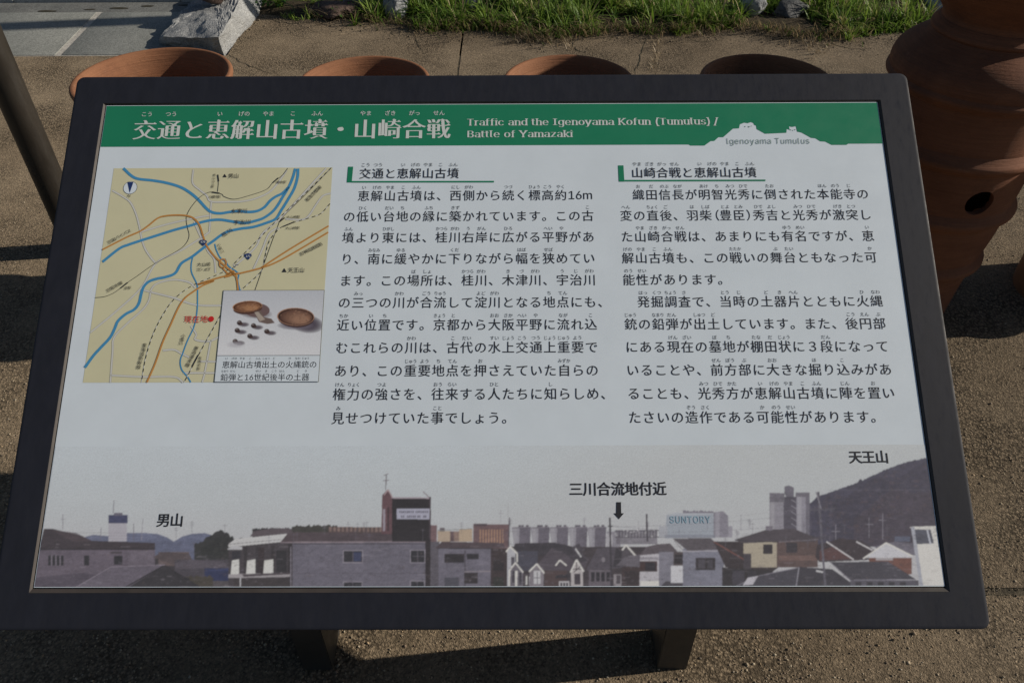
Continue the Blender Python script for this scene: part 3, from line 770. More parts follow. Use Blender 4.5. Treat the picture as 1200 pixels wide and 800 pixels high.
def latin(T, text, x0, x1, yb, h, **k):
    """proportional run fitted between x0 and x1, cap height h"""
    cur = 0; pl = []
    for c in text:
        if c == ' ': cur += .30; continue
        g_ = glyph(c, *k.get('b', (0, 0)), k.get('serif', 0)); pl.append((g_, cur)); cur += g_[2] + k.get('track', 0)
    s = (x1 - x0) / cur; hh = h / .70
    for g_, x in pl: T.put(g_, x0 + x * s, yb, s, hh)

Z1, Z2, Z3, Z4, Z5 = .00015, .0003, .00045, .0006, .00075
# --- green title band with the mound silhouette cut out of it
sil = [(793, 169.6), (807, 169.6), (809, 170.8), (825.5, 170.8), (833, 165.5), (837, 165.4), (842, 161), (847.5, 161), (859, 151), (866, 150.6), (867, 146), (872, 144), (876.5, 144.6), (880, 143.3), (883, 144.6), (883.5, 146.5), (886, 147.5), (886.5, 151.5), (896.5, 157), (921.5, 155.8), (922, 151.3), (925.5, 152.5), (924.5, 148.3), (928.5, 149), (932.5, 148.2), (934, 154.5), (939, 155.5), (950.5, 161.8), (955.5, 162.3), (961, 165.8), (967, 166.2), (974.5, 170), (992, 170), (994, 168.6)]
band = [pan(125, 124.7), pan(1026.8, 120.3), pan(1031.0, 168.4)] + [pan(*p_) for p_ in sil[::-1]] + [pan(118.3, 172.3)]
x0b, x1b = PX0 + .0010, PX1 - .0010
band[0] = (x0b, PY1 - .0012); band[1] = (x1b, PY1 - .0012); band[2] = (x1b, band[2][1]); band[-1] = (x0b, band[-1][1])
def flat(name, polys, m, parent, z):
    vs, fs = [], []
    for P in polys:
        k = len(vs); tr_ = tessellate_polygon([[Vector((p_[0], p_[1], 0)) for p_ in P]]); vs += [(p_[0], p_[1], 0) for p_ in P]
        for t in tr_:
            a, b_, c = [np.array(P[i]) for i in t]; t = t if np.cross(b_ - a, c - a) > 0 else t[::-1]; fs.append(tuple(i + k for i in t))
    return onb(name, raw(name, vs, fs), m, parent, z)
flat('header_band', [band], M['green'], panel, Z1)
mk = Type()
for u, v, r in ((873, 148.6, .8), (877.5, 148.8, 1.1), (880.5, 148, .6), (926.5, 152.4, .8), (929, 153, .7), (931.5, 152.2, .8)):
    c = pan(u, v); rr = r * .0013; mk.put(([(math.cos(a), math.sin(a), 0) for a in np.linspace(0, 6.283, 9)[:-1]], [tuple(range(8))], 1), c[0], c[1], rr, rr * .8)
mk.done('tree_marks', M['ink_grey'], panel, Z2)
# --- title
TB = (.028, -.014)
T = Type(); px0 = -.5555; pit = (.4935) / 13; cc = row(T, '交通と恵解山古墳・山崎合戦', px0, .3180, pit, .0370, b=TB, serif=2); T.done('title_lettering', M['ink_white'], panel, Z3)
T = Type(); ruby(T, cc, {0: 'こう', 1: 'つう', 3: 'い', 4: 'げの', 5: 'やま', 6: 'こ', 7: 'ふん', 9: 'やま', 10: 'ざき', 11: 'がっ', 12: 'せん'}, .3455, .0092, pit, b=(.012, .004)); T.done('title_reading', M['ink_white'], panel, Z3)
T = Type(); latin(T, 'Traffic and the Igenoyama Kofun (Tumulus) /', *[pan(u, 143)[0] for u in (547, 842)], pan(600, 147.3)[1], .0118, b=(.028, -.020), serif=1)
latin(T, 'Battle of Yamazaki', *[pan(u, 157)[0] for u in (547, 671.5)], pan(600, 161.2)[1], .0118, b=(.028, -.020), serif=1); T.done('english_title', M['ink_white'], panel, Z3)
T = Type(); latin(T, 'lgenoyama Tumulus', *[pan(u, 166)[0] for u in (851, 949.5)], pan(900, 168.8)[1], .0098, b=(-.006, -.006), track=.02); T.done('emblem_lettering', M['ink_grey'], panel, Z3)

# --- section headings
def quad(pts): return [pan(*p_) for p_ in pts]
flat('heading_mark', [quad([(408, 195.5), (414, 195.5), (412.4, 212.2), (412.2, 214), (406.5, 214)])], M['green'], panel, Z2)
flat('heading_rule', [quad([(412.4, 212.3), (579, 212.1), (579, 213.9), (412.2, 214.1)])], M['green'], panel, Z2)
flat('heading_mark', [quad([(724.3, 194), (730.6, 194), (731.6, 211.2), (731.7, 213), (725.2, 213)])], M['green'], panel, Z2)
flat('heading_rule', [quad([(731.6, 211.0), (897, 210.6), (897, 212.4), (731.7, 212.8)])], M['green'], panel, Z2)
BB = (.002, .001)
IG = lambda i: {i: 'い', i + 1: 'げの', i + 2: 'やま', i + 3: 'こ', i + 4: 'ふん'}
T = Type(); TR = Type(); hx = pan(421, 203)[0]; hw_ = (pan(538.5, 203)[0] - hx) / 8
c_ = row(T, '交通と恵解山古墳', hx, pan(480, 203.3)[1], hw_, hw_ * .98, b=BB); ruby(TR, c_, {0: 'こう', 1: 'つう', **IG(3)}, pan(480, 193.2)[1], .0072, hw_)
hx = pan(739.5, 202)[0]; hw_ = (pan(887, 202)[0] - hx) / 10
c_ = row(T, '山崎合戦と恵解山古墳', hx, pan(800, 202.3)[1], hw_, hw_ * .98, b=BB); ruby(TR, c_, {0: 'やま', 1: 'ざき', 2: 'がっ', 3: 'せん', **IG(5)}, pan(800, 192.2)[1], .0072, hw_)
T.done('heading_lettering', M['ink'], panel, Z3); TR.done('heading_reading', M['ink_soft'], panel, Z3)

# --- body text
C1 = [('　恵解山古墳は、西側から続く標高約~16m~', {**IG(1), 8: 'にし', 9: 'がわ', 12: 'つづ', 14: 'ひょう', 15: 'こう', 16: 'やく'}),
      ('の低い台地の縁に築かれています。この古', {1: 'ひく', 3: 'だい', 4: 'ち', 6: 'ふち', 8: 'きず', 18: 'こ'}),
      ('墳より東には、桂川右岸に広がる平野があ', {0: 'ふん', 3: 'ひがし', 7: 'かつら', 8: 'がわ', 9: 'う', 10: 'がん', 12: 'ひろ', 15: 'へい', 16: 'や'}),
      ('り、南に緩やかに下りながら幅を狭めてい', {2: 'みなみ', 4: 'ゆる', 8: 'くだ', 13: 'はば', 15: 'せば'}),
      ('ます。この場所は、桂川、木津川、宇治川', {5: 'ば', 6: 'しょ', 9: 'かつら', 10: 'がわ', 12: 'き', 13: 'づ', 14: 'がわ', 16: 'う', 17: 'じ', 18: 'がわ'}),
      ('の三つの川が合流して淀川となる地点にも、', {1: 'みっ', 4: 'かわ', 6: 'ごう', 7: 'りゅう', 10: 'よど', 11: 'がわ', 15: 'ち', 16: 'てん'}),
      ('近い位置です。京都から大阪平野に流れ込', {0: 'ちか', 2: 'い', 3: 'ち', 7: 'きょう', 8: 'と', 11: 'おお', 12: 'さか', 13: 'へい', 14: 'や', 16: 'なが', 18: 'こ'}),
      ('むこれらの川は、古代の水上交通上重要で', {5: 'かわ', 8: 'こ', 9: 'だい', 11: 'すい', 12: 'じょう', 13: 'こう', 14: 'つう', 15: 'じょう', 16: 'じゅう', 17: 'よう'}),
      ('あり、この重要地点を押さえていた自らの', {5: 'じゅう', 6: 'よう', 7: 'ち', 8: 'てん', 10: 'お', 16: 'みずか'}),
      ('権力の強さを、往来する人たちに知らしめ、', {0: 'けん', 1: 'りょく', 3: 'つよ', 7: 'おう', 8: 'らい', 11: 'ひと', 15: 'し'}),
      ('見せつけていた事でしょう。', {0: 'み', 7: 'こと'})]
C2 = [('　織田信長が明智光秀に倒された本能寺の', {1: 'お', 2: 'だ', 3: 'のぶ', 4: 'なが', 6: 'あけ', 7: 'ち', 8: 'みつ', 9: 'ひで', 11: 'たお', 15: 'ほん', 16: 'のう', 17: 'じ'}),
      ('変の直後、羽柴（豊臣）秀吉と光秀が激突し', {0: 'へん', 2: 'ちょく', 3: 'ご', 5: 'は', 6: 'しば', 8: 'とよ', 9: 'とみ', 11: 'ひで', 12: 'よし', 14: 'みつ', 15: 'ひで', 17: 'げき', 18: 'とつ'}),
      ('た山崎合戦は、あまりにも有名ですが、恵', {1: 'やま', 2: 'ざき', 3: 'がっ', 4: 'せん', 12: 'ゆう', 13: 'めい', 18: 'い'}),
      ('解山古墳も、この戦いの舞台ともなった可', {0: 'げの', 1: 'やま', 2: 'こ', 3: 'ふん', 8: 'たたか', 11: 'ぶ', 12: 'たい', 18: 'か'}),
      ('能性があります。', {0: 'のう', 1: 'せい'}),
      ('　発掘調査で、当時の土器片とともに火縄', {1: 'はっ', 2: 'くつ', 3: 'ちょう', 4: 'さ', 7: 'とう', 8: 'じ', 10: 'ど', 11: 'き', 12: 'へん', 17: 'ひ', 18: 'なわ'}),
      ('銃の鉛弾が出土しています。また、後円部', {0: 'じゅう', 2: 'なまり', 3: 'だん', 5: 'しゅつ', 6: 'ど', 16: 'こう', 17: 'えん', 18: 'ぶ'}),
      ('にある現在の墓地が棚田状に３段になって', {3: 'げん', 4: 'ざい', 6: 'ぼ', 7: 'ち', 9: 'たな', 10: 'だ', 11: 'じょう', 14: 'だん'}),
      ('いることや、前方部に大きな掘り込みがあ', {6: 'ぜん', 7: 'ぽう', 8: 'ぶ', 10: 'おお', 13: 'ほ', 15: 'こ'}),
      ('ることも、光秀方が恵解山古墳に陣を置い', {5: 'みつ', 6: 'ひで', 7: 'かた', **IG(9), 15: 'じん', 17: 'お'}),
      ('たさいの造作である可能性があります。', {4: 'ぞう', 5: 'さく', 9: 'か', 10: 'のう', 11: 'せい'})]
PITCH = .01985; RSP = .03388; Y0 = .2052
for lines, xl in ((C1, -.2212), (C2, .1935)):
    for i, (s, rb) in enumerate(lines):
        T = Type(); TR = Type()
        yc = Y0 - RSP * i; cells = row(T, s, xl, yc, PITCH, .0187, b=BB); ruby(TR, cells, rb, yc + .0138, .0068, PITCH)
        T.done('text_row', M['ink'], panel, Z2); TR.done('reading_row', M['ink_soft'], panel, Z2)

# ---------------------------------------------------------------- the printed map
MX0, MX1, MY0, MY1 = -.5762, -.2415, -.0820, .2527
mapp = flat('map', [[(MX0, MY0), (MX1, MY0), (MX1, MY1), (MX0, MY1)]], M['beige'], panel, Z1)
A_ = lambda P: [(130 + x / 6.155, 190 + y / 6.155) for x, y in P]
B_ = lambda P: [(250 + x / 6.155, 190 + y / 6.155) for x, y in P]
C_ = lambda P: [(95 + x / 5.517, 310 + y / 5.517) for x, y in P]
D_ = lambda P: [(235 + x / 5.163, 300 + y / 5.163) for x, y in P]
O_ = lambda P: [(90 + x / 2.9645, 190 + y / 2.9645) for x, y in P]
def clampm(p_): return (min(max(p_[0], MX0), MX1), min(max(p_[1], MY0), MY1))
def stroke(name, lines, wmm, m, z, parent=None, dash=None, smooth=True):
    parts = []
    for P in lines:
        Q = [np.array(clampm(pan(*p_))) for p_ in P]; Q = catmull(Q, 8) if (smooth and len(Q) > 2) else Q
        if dash:
            s = 0; seg = []; out = []
            D = []
            for i in range(len(Q) - 1):
                L = np.linalg.norm(Q[i + 1] - Q[i]); k = max(1, int(L / .0005))
                D += [Q[i] + (Q[i + 1] - Q[i]) * j / k for j in range(k)]
            on, off = dash; per = on + off; acc = 0
            for i, q_ in enumerate(D):
                if i: acc += np.linalg.norm(D[i] - D[i - 1])
                if acc % per < on: seg.append(q_)
                else:
                    if len(seg) > 1: out.append([seg[0], seg[-1]])
                    seg = []
            for s_ in out: parts.append(ribbon(s_, wmm / 1000, 0))
        else: parts.append(ribbon(Q, wmm / 1000, 0))
    me = merge(name, parts)
    bm = bmesh.new(); bm.from_mesh(me); bmesh.ops.reverse_faces(bm, faces=[f for f in bm.faces if f.normal.z < 0]); bm.to_mesh(me); bm.free()
    return onb(name, me, m, parent or panel, z, kind='stuff' if dash else None)
ROADS = [A_([(10, 205), (80, 245), (140, 290), (180, 370), (205, 460), (225, 560), (250, 630), (290, 690), (320, 725)]),
         A_([(595, 55), (590, 150), (640, 200), (690, 240), (725, 285), (860, 287)]) + B_([(200, 285), (300, 265), (400, 220), (460, 160), (530, 60)]),
         A_([(725, 285), (720, 350), (712, 480), (690, 520), (500, 640), (330, 725)]) + C_([(390, 150), (230, 300), (60, 440)]),
         A_([(215, 505), (400, 450), (600, 405), (710, 385)]), A_([(600, 430), (640, 520), (700, 640), (745, 700), (755, 800)]),
         C_([(390, 160), (460, 180), (600, 215), (740, 260), (905, 265)]) + D_([(140, 300)]),
         C_([(740, 150), (700, 115), (600, 98), (500, 120), (455, 160), (440, 230), (400, 290), (300, 380), (215, 470), (205, 560), (185, 800)]),
         C_([(190, 715), (400, 725), (600, 725), (660, 760)]), C_([(530, 555), (600, 550), (650, 575), (700, 600)]),
         C_([(710, 395), (745, 450), (740, 485), (830, 495), (905, 460)]), C_([(840, 490), (800, 700), (780, 800)]), C_([(770, 625), (905, 628)]), C_([(660, 700), (905, 700)]),
         B_([(850, 225), (790, 245), (740, 310), (690, 385), (640, 415), (520, 410)]), B_([(815, 45), (500, 390), (360, 510), (300, 620), (150, 755)]),
         B_([(470, 470), (400, 520), (350, 640), (290, 770)])]
stroke('map_road_edge', ROADS, 3.1, M['road_edge'], Z2); stroke('map_road', ROADS, 2.0, M['road'], Z2 + .00004)
stroke('river', [A_([(90, 45), (150, 100), (200, 122), (300, 133), (400, 150), (500, 180), (570, 220), (630, 270), (690, 335), (730, 362), (790, 370)]) + B_([(120, 360), (180, 355), (260, 360), (320, 352), (370, 325), (410, 280), (450, 250), (500, 225), (545, 180)]),
                 A_([(-60, 720), (60, 625), (130, 595), (220, 565), (330, 530), (450, 492), (560, 462), (650, 435), (720, 420), (790, 416), (860, 426)]) + B_([(160, 432), (230, 440), (300, 425), (360, 405), (420, 365), (460, 320), (500, 255), (545, 180), (575, 110), (592, 48)]),
                 C_([(10, 665), (80, 590), (130, 535), (190, 470), (220, 410), (240, 365), (290, 320), (345, 290), (375, 250), (390, 190), (405, 145), (440, 110), (490, 92), (550, 80), (610, 55)]) + A_([(510, 730), (590, 680), (680, 610), (738, 570)]) + B_([(60, 525), (110, 500), (200, 480), (290, 468), (380, 440), (450, 410), (490, 350), (540, 270), (585, 190), (608, 110), (612, 48)])],
       4.2, M['river'], Z2 + .00008)
stroke('stream', [A_([(750, 590), (760, 630), (790, 690), (830, 715)]) + D_([(150, 20), (170, 60), (215, 92), (232, 115), (226, 150), (240, 208)]),
                  A_([(590, 690), (580, 740)]) + O_([(400, 385), (418, 425), (420, 460), (418, 520), (408, 570), (385, 620), (370, 660), (360, 690), (365, 720), (385, 745), (396, 768)])], 1.9, M['river'], Z2 + .00008)
stroke('railway', [A_([(772, 90), (776, 150), (770, 215)]), C_([(88, 214), (150, 208), (200, 190), (240, 165), (300, 118), (370, 70), (470, 0)]) + A_([(480, 640), (540, 590), (565, 530), (550, 460), (545, 400), (570, 340), (630, 265), (690, 225), (740, 217), (800, 232)]) + B_([(80, 250), (150, 268), (250, 245), (380, 200), (430, 150), (500, 95), (538, 45)]),
                   B_([(850, 45), (650, 250), (500, 400), (460, 480), (400, 640), (355, 770)]) + D_([(330, 208)])], .75, M['ink'], Z3)
RL = [B_([(852, 42), (650, 240), (450, 430), (300, 585), (150, 735)]) + O_([(560, 358), (480, 395), (400, 430), (340, 475), (300, 530), (265, 600), (240, 680), (225, 766)]),
      B_([(848, 300), (780, 370), (720, 395), (600, 430), (500, 465), (450, 510), (400, 580), (370, 700), (345, 790)]) + D_([(245, 208)]), O_([(512, 510), (440, 640), (373, 768)])]
stroke('railway_bed', RL, 1.15, M['road'], Z3); stroke('railway_dash', RL, 1.15, M['ink'], Z3 + .00004, dash=(.0058, .0042))
stroke('highway', [A_([(-60, 632), (60, 570), (130, 535), (210, 500), (270, 460), (340, 405), (400, 388), (480, 383), (550, 388), (600, 408), (640, 455), (665, 530), (690, 600), (740, 670), (780, 710)]) + O_([(520, 365), (548, 388), (557, 410), (561, 448)]),
                   C_([(425, 775), (480, 640), (530, 500), (580, 390), (630, 280), (670, 220), (720, 180), (790, 135), (860, 105)]) + O_([(420, 425), (500, 400), (560, 388), (640, 368), (700, 345), (780, 300), (885, 244)]), O_([(640, 368), (740, 303), (885, 222)])], 2.5, M['highway'], Z4)
stroke('interchange', [O_([(508 + 12 * math.cos(a), 352 + 15 * math.sin(a)) for a in np.linspace(0, 6.28, 13)]), O_([(505, 365), (530, 390), (560, 386)]), O_([(520, 395), (545, 378), (540, 392), (515, 400)]), O_([(530, 370), (550, 395)]), O_([(512, 398), (535, 384), (556, 392)])], 2.1, M['highway'], Z4 + .00004)
for sb in (A_([(730, 217), (785, 226)]), A_([(772, 92), (778, 140)]), B_([(430, 150), (470, 115)]), B_([(478, 432), (515, 402)]), B_([(505, 465), (585, 432)]), C_([(258, 152), (302, 117)]), C_([(720, 658), (760, 583)])): stroke('station_bar', [sb], 1.9, M['ink'], Z4, smooth=False)
def disc(name, u, v, r, m, z, k=20):
    c = pan(u, v); return flat(name, [[(c[0] + r * math.cos(a), c[1] + r * math.sin(a)) for a in np.linspace(0, 2 * math.pi, k + 1)[:-1]]], m, panel, z)
disc('compass_ring', 152.7, 220.2, .0108, M['ink_soft'], Z2); disc('compass_face', 152.7, 220.2, .0101, M['paper'], Z3)
flat('compass_needle', [quad([(149.4, 213.6), (156.6, 213.6), (152.2, 226.2)])], M['shield'], panel, Z4)
disc('location_dot', 247.6, 373.8, .0042, M['red'], Z4)
for q_ in (A_([(642, 566), (665, 560), (690, 566), (694, 578), (668, 606), (640, 580)]), B_([(226, 664), (252, 658), (276, 664), (278, 678), (254, 706), (226, 680)])): flat('route_shield', [quad(q_)], M['shield'], panel, Z5)
for q_ in (A_([(806, 110), (837, 110), (821, 86)]), D_([(492, 98), (522, 98), (507, 73)])): flat('summit_mark', [quad(q_)], M['ink'], panel, Z3)
def lab(T, text, u0, v0, u1, v1, em, b=(.002, .002)):
    """small label: first and last character centres given on the photo, reading along the line between them"""
    a, c = np.array(pan(u0, v0)), np.array(pan(u1, v1)); d = c - a; n = len(text); L = np.linalg.norm(d); st = d / max(n - 1, 1); an = math.atan2(d[1], d[0])
    for i, ch in enumerate(text):
        if ch == ' ': continue
        g_ = glyph(ch, *b); wv = .5 if ord(ch) > 0x2000 else g_[2] / 2
        vert = abs(d[1]) > abs(d[0]) * 1.2
        r_ = 0 if vert and abs(d[0]) < abs(d[1]) * .3 else an if not vert else an + (math.pi / 2 if d[1] < 0 else -math.pi / 2)
        p_ = a + st * i; cx, cy = math.cos(r_), math.sin(r_); ox, oy = -wv * em, -.38 * em
        T.put(g_, p_[0] + ox * cx - oy * cy, p_[1] + ox * cy + oy * cx, em, em, r_)
T = Type()
lab(T, '男山', 271, 206.3, 277.3, 206.2, .0085); lab(T, '木津川', 274, 247.6, 287, 247, .0085); lab(T, '宇治川', 277.5, 260.6, 291, 260, .0085); lab(T, '桂川', 263.5, 274.5, 269.5, 270.5, .0082)
lab(T, '京滋バイパス', 129, 283.5, 151.5, 271, .0068); lab(T, '大山崎', 234, 310, 244.5, 309.8, .0068); lab(T, 'IC・JCT', 232.5, 315.8, 246, 315.6, .0062); lab(T, '天王山', 341, 316.6, 354, 316.4, .0085)
lab(T, '京阪本線', 127.5, 340, 141.5, 332, .0066); lab(T, '淀駅', 147.8, 337.6, 152.2, 337.2, .0052); lab(T, '八幡市駅', 246.5, 230.9, 257, 230.8, .0052); lab(T, '橋本駅', 326, 213.8, 334, 213.6, .0052)
lab(T, '大山崎駅', 338, 254.6, 350, 254.3, .0052); lab(T, '大山崎駅', 337, 267.4, 349.5, 267.2, .0052); lab(T, '名神高速道路', 354, 297.5, 375.5, 286.5, .0068); lab(T, '阪急京都線', 361, 233.8, 374.5, 220.2, .0068)
lab(T, '小畑川', 215, 393.5, 212.3, 402, .0062); lab(T, '東海道新幹線', 169.8, 404.5, 162.8, 430, .0068); lab(T, '東海道本線', 230.3, 408, 220.5, 427.5, .0068); lab(T, '長岡京駅', 234.8, 419.5, 233, 432, .0050)
lab(T, '小泉川', 256.5, 287.5, 260.5, 295, .0058); lab(T, '男山山上駅', 251.5, 205.5, 249.5, 219, .0046); lab(T, 'N', 151.6, 229.6, 151.6, 229.6, .0062)
T.done('map_lettering', M['ink_map'], panel, Z5 + .0001)
T = Type(); lab(T, '現在地', 220.5, 374.2, 239.5, 373.8, .0115); T.done('location_lettering', M['red'], panel, Z5)
T = Type(); lab(T, '478', 236.3, 283.6, 240, 283.6, .0042, (.02, .02)); lab(T, '171', 289.2, 300.3, 292.9, 300.3, .0042, (.02, .02)); T.done('route_number', M['ink_white'], panel, Z5 + .0001)

# ---------------------------------------------------------------- painted print areas (townscape photograph, finds photograph)
class Canvas:
    def __init__(s, x0, x1, y0, y1, cell, ss=2):
        s.x0, s.x1, s.y0, s.y1 = x0, x1, y0, y1; s.nx = int(round((x1 - x0) / cell)); s.ny = int(round((y1 - y0) / cell)); s.ss = ss
        s.W, s.H = s.nx * ss, s.ny * ss; s.a = np.zeros((s.H, s.W, 3)); s.yy, s.xx = np.mgrid[0:s.H, 0:s.W]
        s.X = x0 + (s.xx + .5) / s.W * (x1 - x0); s.Y = y0 + (s.yy + .5) / s.H * (y1 - y0)
    def mask(s, P, photo=True):
        P = np.array([pan(*p_) for p_ in P] if photo else P); gx = (P[:, 0] - s.x0) / (s.x1 - s.x0) * s.W - .5; gy = (P[:, 1] - s.y0) / (s.y1 - s.y0) * s.H - .5
        j0, j1 = max(0, int(gy.min())), min(s.H, int(gy.max()) + 2); i0, i1 = max(0, int(gx.min())), min(s.W, int(gx.max()) + 2)
        if j1 <= j0 or i1 <= i0: return None
        ys, xs_ = np.mgrid[j0:j1, i0:i1]; m = np.zeros(ys.shape, bool); n = len(P)
        for k in range(n):
            xa, ya, xb, yb = gx[k], gy[k], gx[(k + 1) % n], gy[(k + 1) % n]
            if ya == yb: continue
            c = ((ya > ys) != (yb > ys)) & (xs_ < (xb - xa) * (ys - ya) / (yb - ya) + xa); m ^= c
        return j0, j1, i0, i1, m
    def poly(s, P, col, al=1.0):
        r = s.mask(P)
        if r is None: return
        j0, j1, i0, i1, m = r; v = s.a[j0:j1, i0:i1]; v[m] = v[m] * (1 - al) + np.array(px(*col)) * al
    def rect(s, u0, v0, u1, v1, col, al=1.0): s.poly([(u0, v0), (u1, v0), (u1, v1), (u0, v1)], col, al)
    def line(s, P, w_, col, al=1.0):
        for (a, b_) in zip(P[:-1], P[1:]):
            a, b_ = np.array(a, float), np.array(b_, float); d = b_ - a; d /= np.linalg.norm(d) + 1e-9; nn = np.array([-d[1], d[0]]) * w_ / 2
            s.poly([a + nn, b_ + nn, b_ - nn, a - nn], col, al)
    def ell(s, u, v, ru, rv, col, al=1.0, soft=0, rot=0):
        k = 26; c, q_ = math.cos(rot), math.sin(rot)
        for f in (np.linspace(1, .35, 8) if soft else [1]):
            s.poly([(u + f * (ru * math.cos(a) * c - rv * math.sin(a) * q_), v + f * (ru * math.cos(a) * q_ + rv * math.sin(a) * c)) for a in np.linspace(0, 6.283, k)[:-1]], col, al if not soft else al / 4)
    def grad(s, f): s.a[:] = f(s.X, s.Y)
    def blur(s, n=1):
        for _ in range(n):
            for ax in (0, 1):
                p_ = np.pad(s.a, [(1, 1) if k == ax else (0, 0) for k in range(3)], 'edge'); sl = lambda q_: tuple(slice(q_, q_ + s.a.shape[ax]) if k == ax else slice(None) for k in range(3))
                s.a = .25 * p_[sl(0)] + .5 * p_[sl(1)] + .25 * p_[sl(2)]
    def bake(s, name, m, parent, z, grain=.02):
        a = s.a.reshape(s.ny, s.ss, s.nx, s.ss, 3).mean((1, 3)); a = a * (1 + rng.normal(0, grain, a.shape[:2] + (1,)))
        nx, ny = s.nx, s.ny; xs_ = np.linspace(s.x0, s.x1, nx); ys = np.linspace(s.y0, s.y1, ny); X, Y = np.meshgrid(xs_, ys)
        V = np.stack([X, Y, np.zeros_like(X)], -1).reshape(-1, 3); i = np.arange(nx * ny).reshape(ny, nx)
        F = np.stack([i[:-1, :-1], i[:-1, 1:], i[1:, 1:], i[1:, :-1]], -1).reshape(-1, 4)
        me = bpy.data.meshes.new(name); me.vertices.add(len(V)); me.vertices.foreach_set('co', V.ravel().astype(np.float32)); me.loops.add(F.size); me.loops.foreach_set('vertex_index', F.ravel().astype(np.int32))
        me.polygons.add(len(F)); me.polygons.foreach_set('loop_start', (np.arange(len(F)) * 4).astype(np.int32)); me.update(calc_edges=True)
        at = me.color_attributes.new('tint', 'FLOAT_COLOR', 'POINT'); c4 = np.concatenate([np.clip(a, 0, 1).reshape(-1, 3), np.ones((nx * ny, 1))], 1); at.data.foreach_set('color', c4.ravel().astype(np.float32))
        return onb(name, me, m, parent, z)

# --- finds photograph set into the map
x0, yt = pan(265, 340.7); _, yb = pan(262, 416.5)
FX0, FX1, FY0, FY1 = -.3889, MX1, pan(300, 416.3)[1], pan(300, 340.7)[1]
flat('inset_border', [[(FX0 - .0007, MY0), (MX1, MY0), (MX1, FY1 + .0007), (FX0 - .0007, FY1 + .0007)]], M['ink_soft'], panel, Z5)
SAT = 1.0
TONE = False
cv = Canvas(FX0, FX1 - .0007, FY0, FY1, .00062)
p0, p1 = np.array(px(150, 153, 160)), np.array(px(172, 173, 177))
cv.grad(lambda X, Y: p0 + (p1 - p0) * np.clip((FY1 - Y) / (FY1 - FY0) * 1.1, 0, 1)[..., None] + 0 * X[..., None])
d = lambda x, y: (235 + x / 5.163, 300 + y / 5.163)
def E(x, y, rx_, ry_, col, al=1, soft=0, rot=0): cv.ell(*d(x, y), rx_ / 5.163, ry_ / 5.163, col, al, soft, rot)
E(330, 345, 105, 35, (80, 70, 75), 1, 1, .1); E(345, 330, 75, 42, (88, 72, 72)); E(640, 410, 105, 55, (60, 52, 62), 1.6, 1, .15); E(575, 420, 110, 28, (90, 85, 95), 1.2, 1)
def bowl(x, y, a, b_, rot, lo, hi, under, dy):
    E(x + 2, y + dy, a * .97, b_ * 1.02, under, 1, 0, rot)
    E(x, y, a, b_, [c * 1.12 for c in hi], 1, 0, rot); E(x + 1, y + 1, a * .955, b_ * .93, [c * .68 for c in lo], 1, 0, rot)
    for q_ in range(16):
        f = .87 - q_ / 30; t = q_ / 15; c = [lo[k] + (hi[k] - lo[k]) * (t ** .8) for k in range(3)]
        E(x + a * .03 + (.87 - f) * a * .55, y + b_ * .05 + (.87 - f) * b_ * .6, a * f, b_ * f, c, 1, 0, rot)
    for q_ in range(70):
        an = random.uniform(0, 6.28); rr = random.random() ** .5 * .9; E(x + a * rr * math.cos(an), y + b_ * rr * math.sin(an), random.uniform(2, 8), random.uniform(1.5, 5), random.choice([(70, 48, 38), (140, 112, 92), (100, 72, 56), (120, 84, 62)]), .35)
random.seed(5)
bowl(285, 306, 90, 33, -.08, (84, 56, 42), (134, 98, 72), (66, 46, 40), 14)
bowl(576, 368, 113, 54, .03, (70, 50, 44), (122, 94, 78), (58, 44, 44), 10)
cv.poly([d(*p_) for p_ in ((325, 340), (365, 330), (385, 370), (430, 380), (450, 405), (405, 412), (355, 400))], (88, 76, 72)); cv.poly([d(*p_) for p_ in ((328, 342), (350, 338), (392, 384), (360, 396))], (134, 124, 116))
for (x, y) in ((238, 405), (322, 422), (224, 450), (402, 456), (300, 484), (212, 516)):
    E(x + 26, y + 10, 34, 15, (70, 62, 68), 1.2, 1); E(x, y, 16, 15, (50, 40, 40)); E(x + 9, y + 5, 10, 8, (58, 46, 44)); E(x - 4, y - 7, 8, 4, (112, 104, 102), .8)
E(215, 535, 60, 22, (140, 138, 145), .5, 1)
cv.blur(2); cv.bake('finds_photograph', M['photo'], panel, Z5 + .0001)
flat('caption_ground', [[(FX0, MY0 + .0006), (MX1 - .0007, MY0 + .0006), (MX1 - .0007, FY0 - .0008), (FX0, FY0 - .0008)]], M['paper'], panel, Z5 + .0001)
T = Type(); TR = Type(); hx = pan(260.5, 427)[0]; hw_ = (pan(371.8, 427)[0] - hx) / 12
cc = row(T, '恵解山古墳出土の火縄銃の', hx, pan(300, 427.2)[1], hw_, hw_ * 1.0, b=BB); ruby(TR, cc, {**IG(0), 5: 'しゅつ', 6: 'ど', 8: 'ひ', 9: 'なわ', 10: 'じゅう'}, pan(300, 420)[1], .0040, hw_)
hx = pan(258.6, 441)[0]; hw2 = (pan(362, 441)[0] - hx) / 11.1
cc = row(T, '鉛弾と~16~世紀後半の土器', hx, pan(300, 442)[1], hw2, hw2 * 1.0, b=BB); ruby(TR, cc, {0: 'なまり', 1: 'だん', 3: 'せい', 4: 'き', 5: 'こう', 6: 'はん', 8: 'ど', 9: 'き'}, pan(300, 434.8)[1], .0040, hw_)
T.done('caption_lettering', M['ink'], panel, Z5 + .0002); TR.done('caption_reading', M['ink_soft'], panel, Z5 + .0002)

